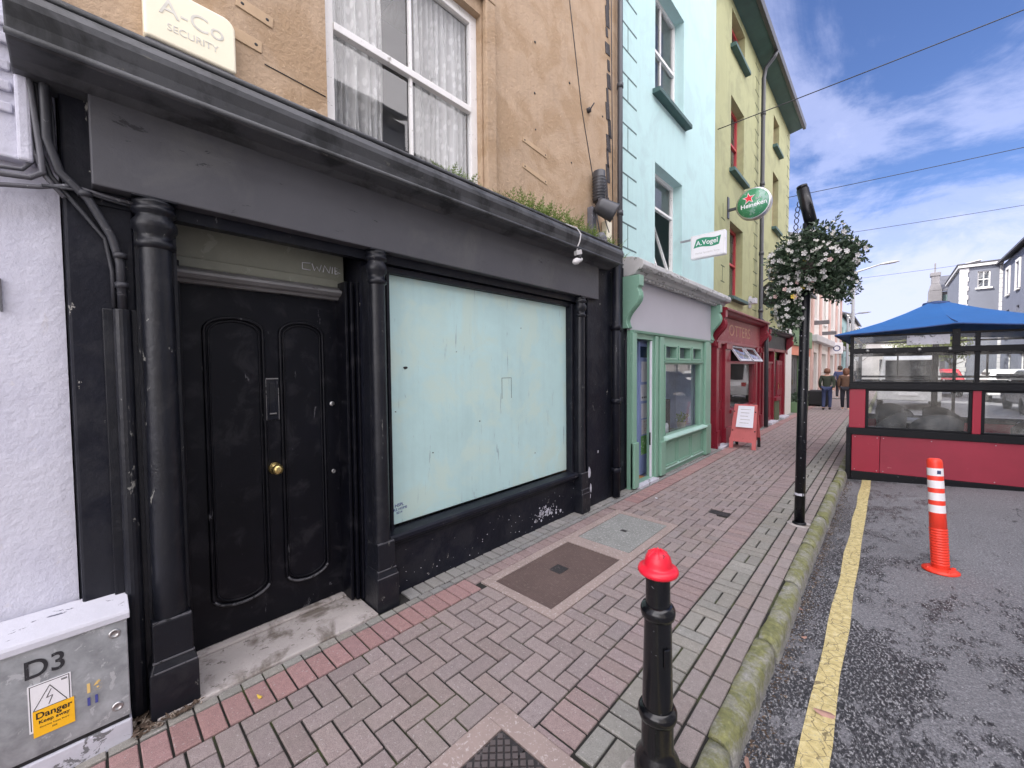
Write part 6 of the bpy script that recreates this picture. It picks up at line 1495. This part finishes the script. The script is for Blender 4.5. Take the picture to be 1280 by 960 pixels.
# ================================================================ PEOPLE
def skinmesh(name, verts, edges, radii, m, parent, root=0, sub=2):
    me = bpy.data.meshes.new(name); me.from_pydata([tuple(v) for v in verts], edges, []); o = bpy.data.objects.new(name, me); COL.objects.link(o)
    if parent: o.parent = parent
    md = o.modifiers.new('skin', 'SKIN'); md.use_smooth_shade = True
    for i, r_ in enumerate(radii):
        sv = me.skin_vertices[0].data[i]; sv.radius = (r_, r_) if not isinstance(r_, tuple) else r_; sv.use_root = (i == root)
    ss = o.modifiers.new('sub', 'SUBSURF'); ss.levels = sub; ss.render_levels = sub
    me.materials.append(M[m]); return o
def person(lb, x, y, h, top, legs, hair, stride, shoem='shoe', long_hair=False, bag=False, seed=0):
    k = h / 1.7; t = thing('person', lb, 'person', (x, y, 0)); s = stride
    V = {'pel': (0, 0, .95), 'ches': (0, .0, 1.25), 'sh': (0, 0, 1.40), 'nk': (0, .01, 1.48), 'hd': (0, .02, 1.56), 'ht': (0, .01, 1.64),
         'hl': (-.09, 0, .90), 'kl': (-.10, .06 * s, .49), 'al': (-.10, -.18 * s, .08), 'tl': (-.10, -.06 * s, .03),
         'hr': (.09, 0, .90), 'kr': (.10, .14 * s, .50), 'ar': (.10, .14 * s, .07), 'tr': (.10, .28 * s, .03),
         'sl': (-.18, 0, 1.38), 'el': (-.235, -.04 - .04 * s, 1.12), 'wl': (-.215, .06 + .08 * s, .90), 'fl': (-.205, .10 + .1 * s, .82),
         'sr': (.18, 0, 1.38), 'er': (.235, -.05 + .0 * s, 1.12), 'wr': (.215, -.06 - .1 * s, .90), 'fr': (.205, -.08 - .1 * s, .82)}
    rad = dict(pel=(.15, .11), ches=(.145, .10), sh=(.10, .075), nk=.05, hd=(.085, .095), ht=(.06, .07), hl=.085, kl=.058, al=.04, tl=.03, hr=.085, kr=.058, ar=.04, tr=.03, sl=.055, el=.042, wl=.03, fl=.028, sr=.055, er=.042, wr=.03, fr=.028)
    E_ = [('pel', 'ches'), ('ches', 'sh'), ('sh', 'nk'), ('nk', 'hd'), ('hd', 'ht'), ('pel', 'hl'), ('hl', 'kl'), ('kl', 'al'), ('al', 'tl'), ('pel', 'hr'), ('hr', 'kr'), ('kr', 'ar'), ('ar', 'tr'), ('sh', 'sl'), ('sl', 'el'), ('el', 'wl'), ('wl', 'fl'), ('sh', 'sr'), ('sr', 'er'), ('er', 'wr'), ('wr', 'fr')]
    def build(nm, keys, grow, m, mod={}):
        ks = [q_ for q_ in V if q_ in keys]; ix = {q_: i for i, q_ in enumerate(ks)}
        vs = [Vector(mod.get(q_, V[q_])) * k for q_ in ks]; ed = [(ix[a], ix[c]) for a, c in E_ if a in ix and c in ix]
        rr_ = [tuple(((rad[q_] if isinstance(rad[q_], tuple) else (rad[q_],) * 2)[j] + grow) * k for j in (0, 1)) for q_ in ks]
        return skinmesh(nm, vs, ed, rr_, m, t)
    build('body', set(V), 0, 'skin')
    build('jacket', {'pel', 'ches', 'sh', 'sl', 'el', 'wl', 'sr', 'er', 'wr'}, .022, top, {'pel': (0, 0, .86)})
    build('trousers', {'pel', 'hl', 'kl', 'al', 'hr', 'kr', 'ar'}, .018, legs, {'pel': (0, 0, .97)})
    b = B(); b.lathe([(0, 1.40 if long_hair else 1.52), (.075, 1.42 if long_hair else 1.53), (.105, 1.52), (.112, 1.60), (.10, 1.68), (.06, 1.72), (0, 1.735)], (0, -.012, 0), 16); b.xform(Matrix.Scale(k, 4)); obj('hair', b, hair, t, local=True)
    for a in ('l', 'r'):
        p, q_ = Vector(V['a' + a]) * k, Vector(V['t' + a]) * k; b = B(); b.tube([(p.x, p.y - .05 * k, .04 * k), (p.x, q_.y + .04 * k, .035 * k)], [.045 * k, .038 * k], 10); obj('shoe', b, shoem, t, local=True)
    if bag:
        b = B(); b.box(-.16, .16, -.22, -.12, 1.0, 1.36); b.xform(Matrix.Scale(k, 4)); obj('backpack', b, 'dark_cloth', t, local=True, bev=.03)
    return t
person('woman with ginger hair in an olive green jacket and blue jeans, walking away', -1.66, 18.87, 1.52, 'jacket_g', 'jeans', 'hair_g', .5, 'ink')
person('woman in a rust brown jacket, dark trousers and white shoes, walking away', -1.14, 19.2, 1.52, 'jacket_o', 'dark_cloth', 'hair_g', -.6, 'shoe', True)
person('person in a blue top between the two women, farther away', -1.78, 26.0, 1.62, 'blue_cloth', 'dark_cloth', 'hair_d', .7)
person('distant person in dark clothes behind the rust brown jacket', -1.45, 27.5, 1.62, 'dark_cloth', 'dark_cloth', 'hair_d', -.5)

# ================================================================ LIGHT, SKY, CAMERA
world = bpy.data.worlds.new('World'); scn.world = world; world.use_nodes = True
nt = world.node_tree; nt.nodes.clear()
out = nd(nt, 'ShaderNodeOutputWorld'); bg = nd(nt, 'ShaderNodeBackground'); bg.inputs[1].default_value = SKY_STR
SUN_EL, SUN_AZ = 44, 225
sky = nd(nt, 'ShaderNodeTexSky', sky_type='NISHITA'); sky.sun_disc = False; sky.sun_elevation = R(SUN_EL); sky.sun_rotation = R(SUN_AZ); sky.air_density = 1.0; sky.dust_density = .6; sky.ozone_density = 2.2
tc = nd(nt, 'ShaderNodeTexCoord').outputs['Generated']
sx = nd(nt, 'ShaderNodeSeparateXYZ'); nt.links.new(tc, sx.inputs[0])
zc = math_(nt, 'ADD', math_(nt, 'MAXIMUM', sx.outputs[2], 0.0), .10)
cx = nd(nt, 'ShaderNodeCombineXYZ'); nt.links.new(math_(nt, 'DIVIDE', sx.outputs[0], zc), cx.inputs[0]); nt.links.new(math_(nt, 'DIVIDE', sx.outputs[1], zc), cx.inputs[1])
v = mapping(nt, cx.outputs[0], (1.0, .55, 1), (0, 0, .5), (3.1, 1.7, 0))
n1 = noise(nt, v, .8, 9, .60, .8); n2 = noise(nt, v, 3.0, 8, .65, .6)
dens = math_(nt, 'ADD', n1, math_(nt, 'MULTIPLY_ADD', n2, .30, -.15))
# high cloud thickens towards the horizon
hz = nd(nt, 'ShaderNodeMapRange'); hz.inputs[1].default_value = .02; hz.inputs[2].default_value = .55; hz.inputs[3].default_value = .20; hz.inputs[4].default_value = -.10
nt.links.new(sx.outputs[2], hz.inputs[0])
# added out-of-view cloud bank, opposite and behind the camera, brightens the shaded fronts
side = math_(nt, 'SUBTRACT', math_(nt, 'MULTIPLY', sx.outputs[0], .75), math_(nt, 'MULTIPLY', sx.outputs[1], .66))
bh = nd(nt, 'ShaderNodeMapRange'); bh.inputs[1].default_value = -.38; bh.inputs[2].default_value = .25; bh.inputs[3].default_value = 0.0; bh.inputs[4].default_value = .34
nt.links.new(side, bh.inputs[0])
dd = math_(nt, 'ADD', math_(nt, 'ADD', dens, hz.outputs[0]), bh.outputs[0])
cm = ramp(nt, dd, [(.43, (0, 0, 0)), (.56, (.45, .45, .45)), (.74, (.92, .92, .92))], 'EASE')
skc = mix(nt, 1.0, sky.outputs[0], SKY_TINT, 'MULTIPLY')
cc = mix(nt, cm, skc, mix(nt, math_(nt, 'MULTIPLY', bh.outputs[0], 2.9), CLOUD_COL, FILL_CLOUD))
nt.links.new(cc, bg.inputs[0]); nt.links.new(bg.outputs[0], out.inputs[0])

sd = bpy.data.lights.new('sun', 'SUN'); sd.energy = 3.4; sd.angle = R(.53); sd.color = (1, .95, .87)
so = bpy.data.objects.new('sun', sd); COL.objects.link(so)
az = R(SUN_AZ); dirv = Vector((math.sin(az) * math.cos(R(SUN_EL)), math.cos(az) * math.cos(R(SUN_EL)), math.sin(R(SUN_EL))))
so.rotation_euler = dirv.to_track_quat('Z', 'Y').to_euler(); so.location = (0, 0, 30)

cam = bpy.data.cameras.new('camera'); co = bpy.data.objects.new('camera', cam); COL.objects.link(co)
cam.sensor_fit = 'HORIZONTAL'; cam.sensor_width = 36; cam.lens = 36 * 500 / 1280; cam.clip_start = .05; cam.clip_end = 2000
yaw, pit, rol = .755257773, -.0361569777, -.00900862973
fw = Vector((-math.sin(yaw) * math.cos(pit), math.cos(yaw) * math.cos(pit), math.sin(pit))); rt = Vector((math.cos(yaw), math.sin(yaw), 0)); up = rt.cross(fw)
r2 = math.cos(rol) * rt + math.sin(rol) * up; u2 = -math.sin(rol) * rt + math.cos(rol) * up
mw = Matrix((r2, u2, -fw)).transposed().to_4x4(); mw.translation = (0, 0, 1.6); co.matrix_world = mw
scn.camera = co
scn.view_settings.view_transform = 'Standard'; scn.view_settings.look = 'None'; scn.view_settings.exposure = EXPO; scn.view_settings.gamma = 1; scn.view_settings.use_curve_mapping = False
scn.cycles.max_bounces = 8; scn.cycles.transparent_max_bounces = 16; scn.cycles.diffuse_bounces = 4
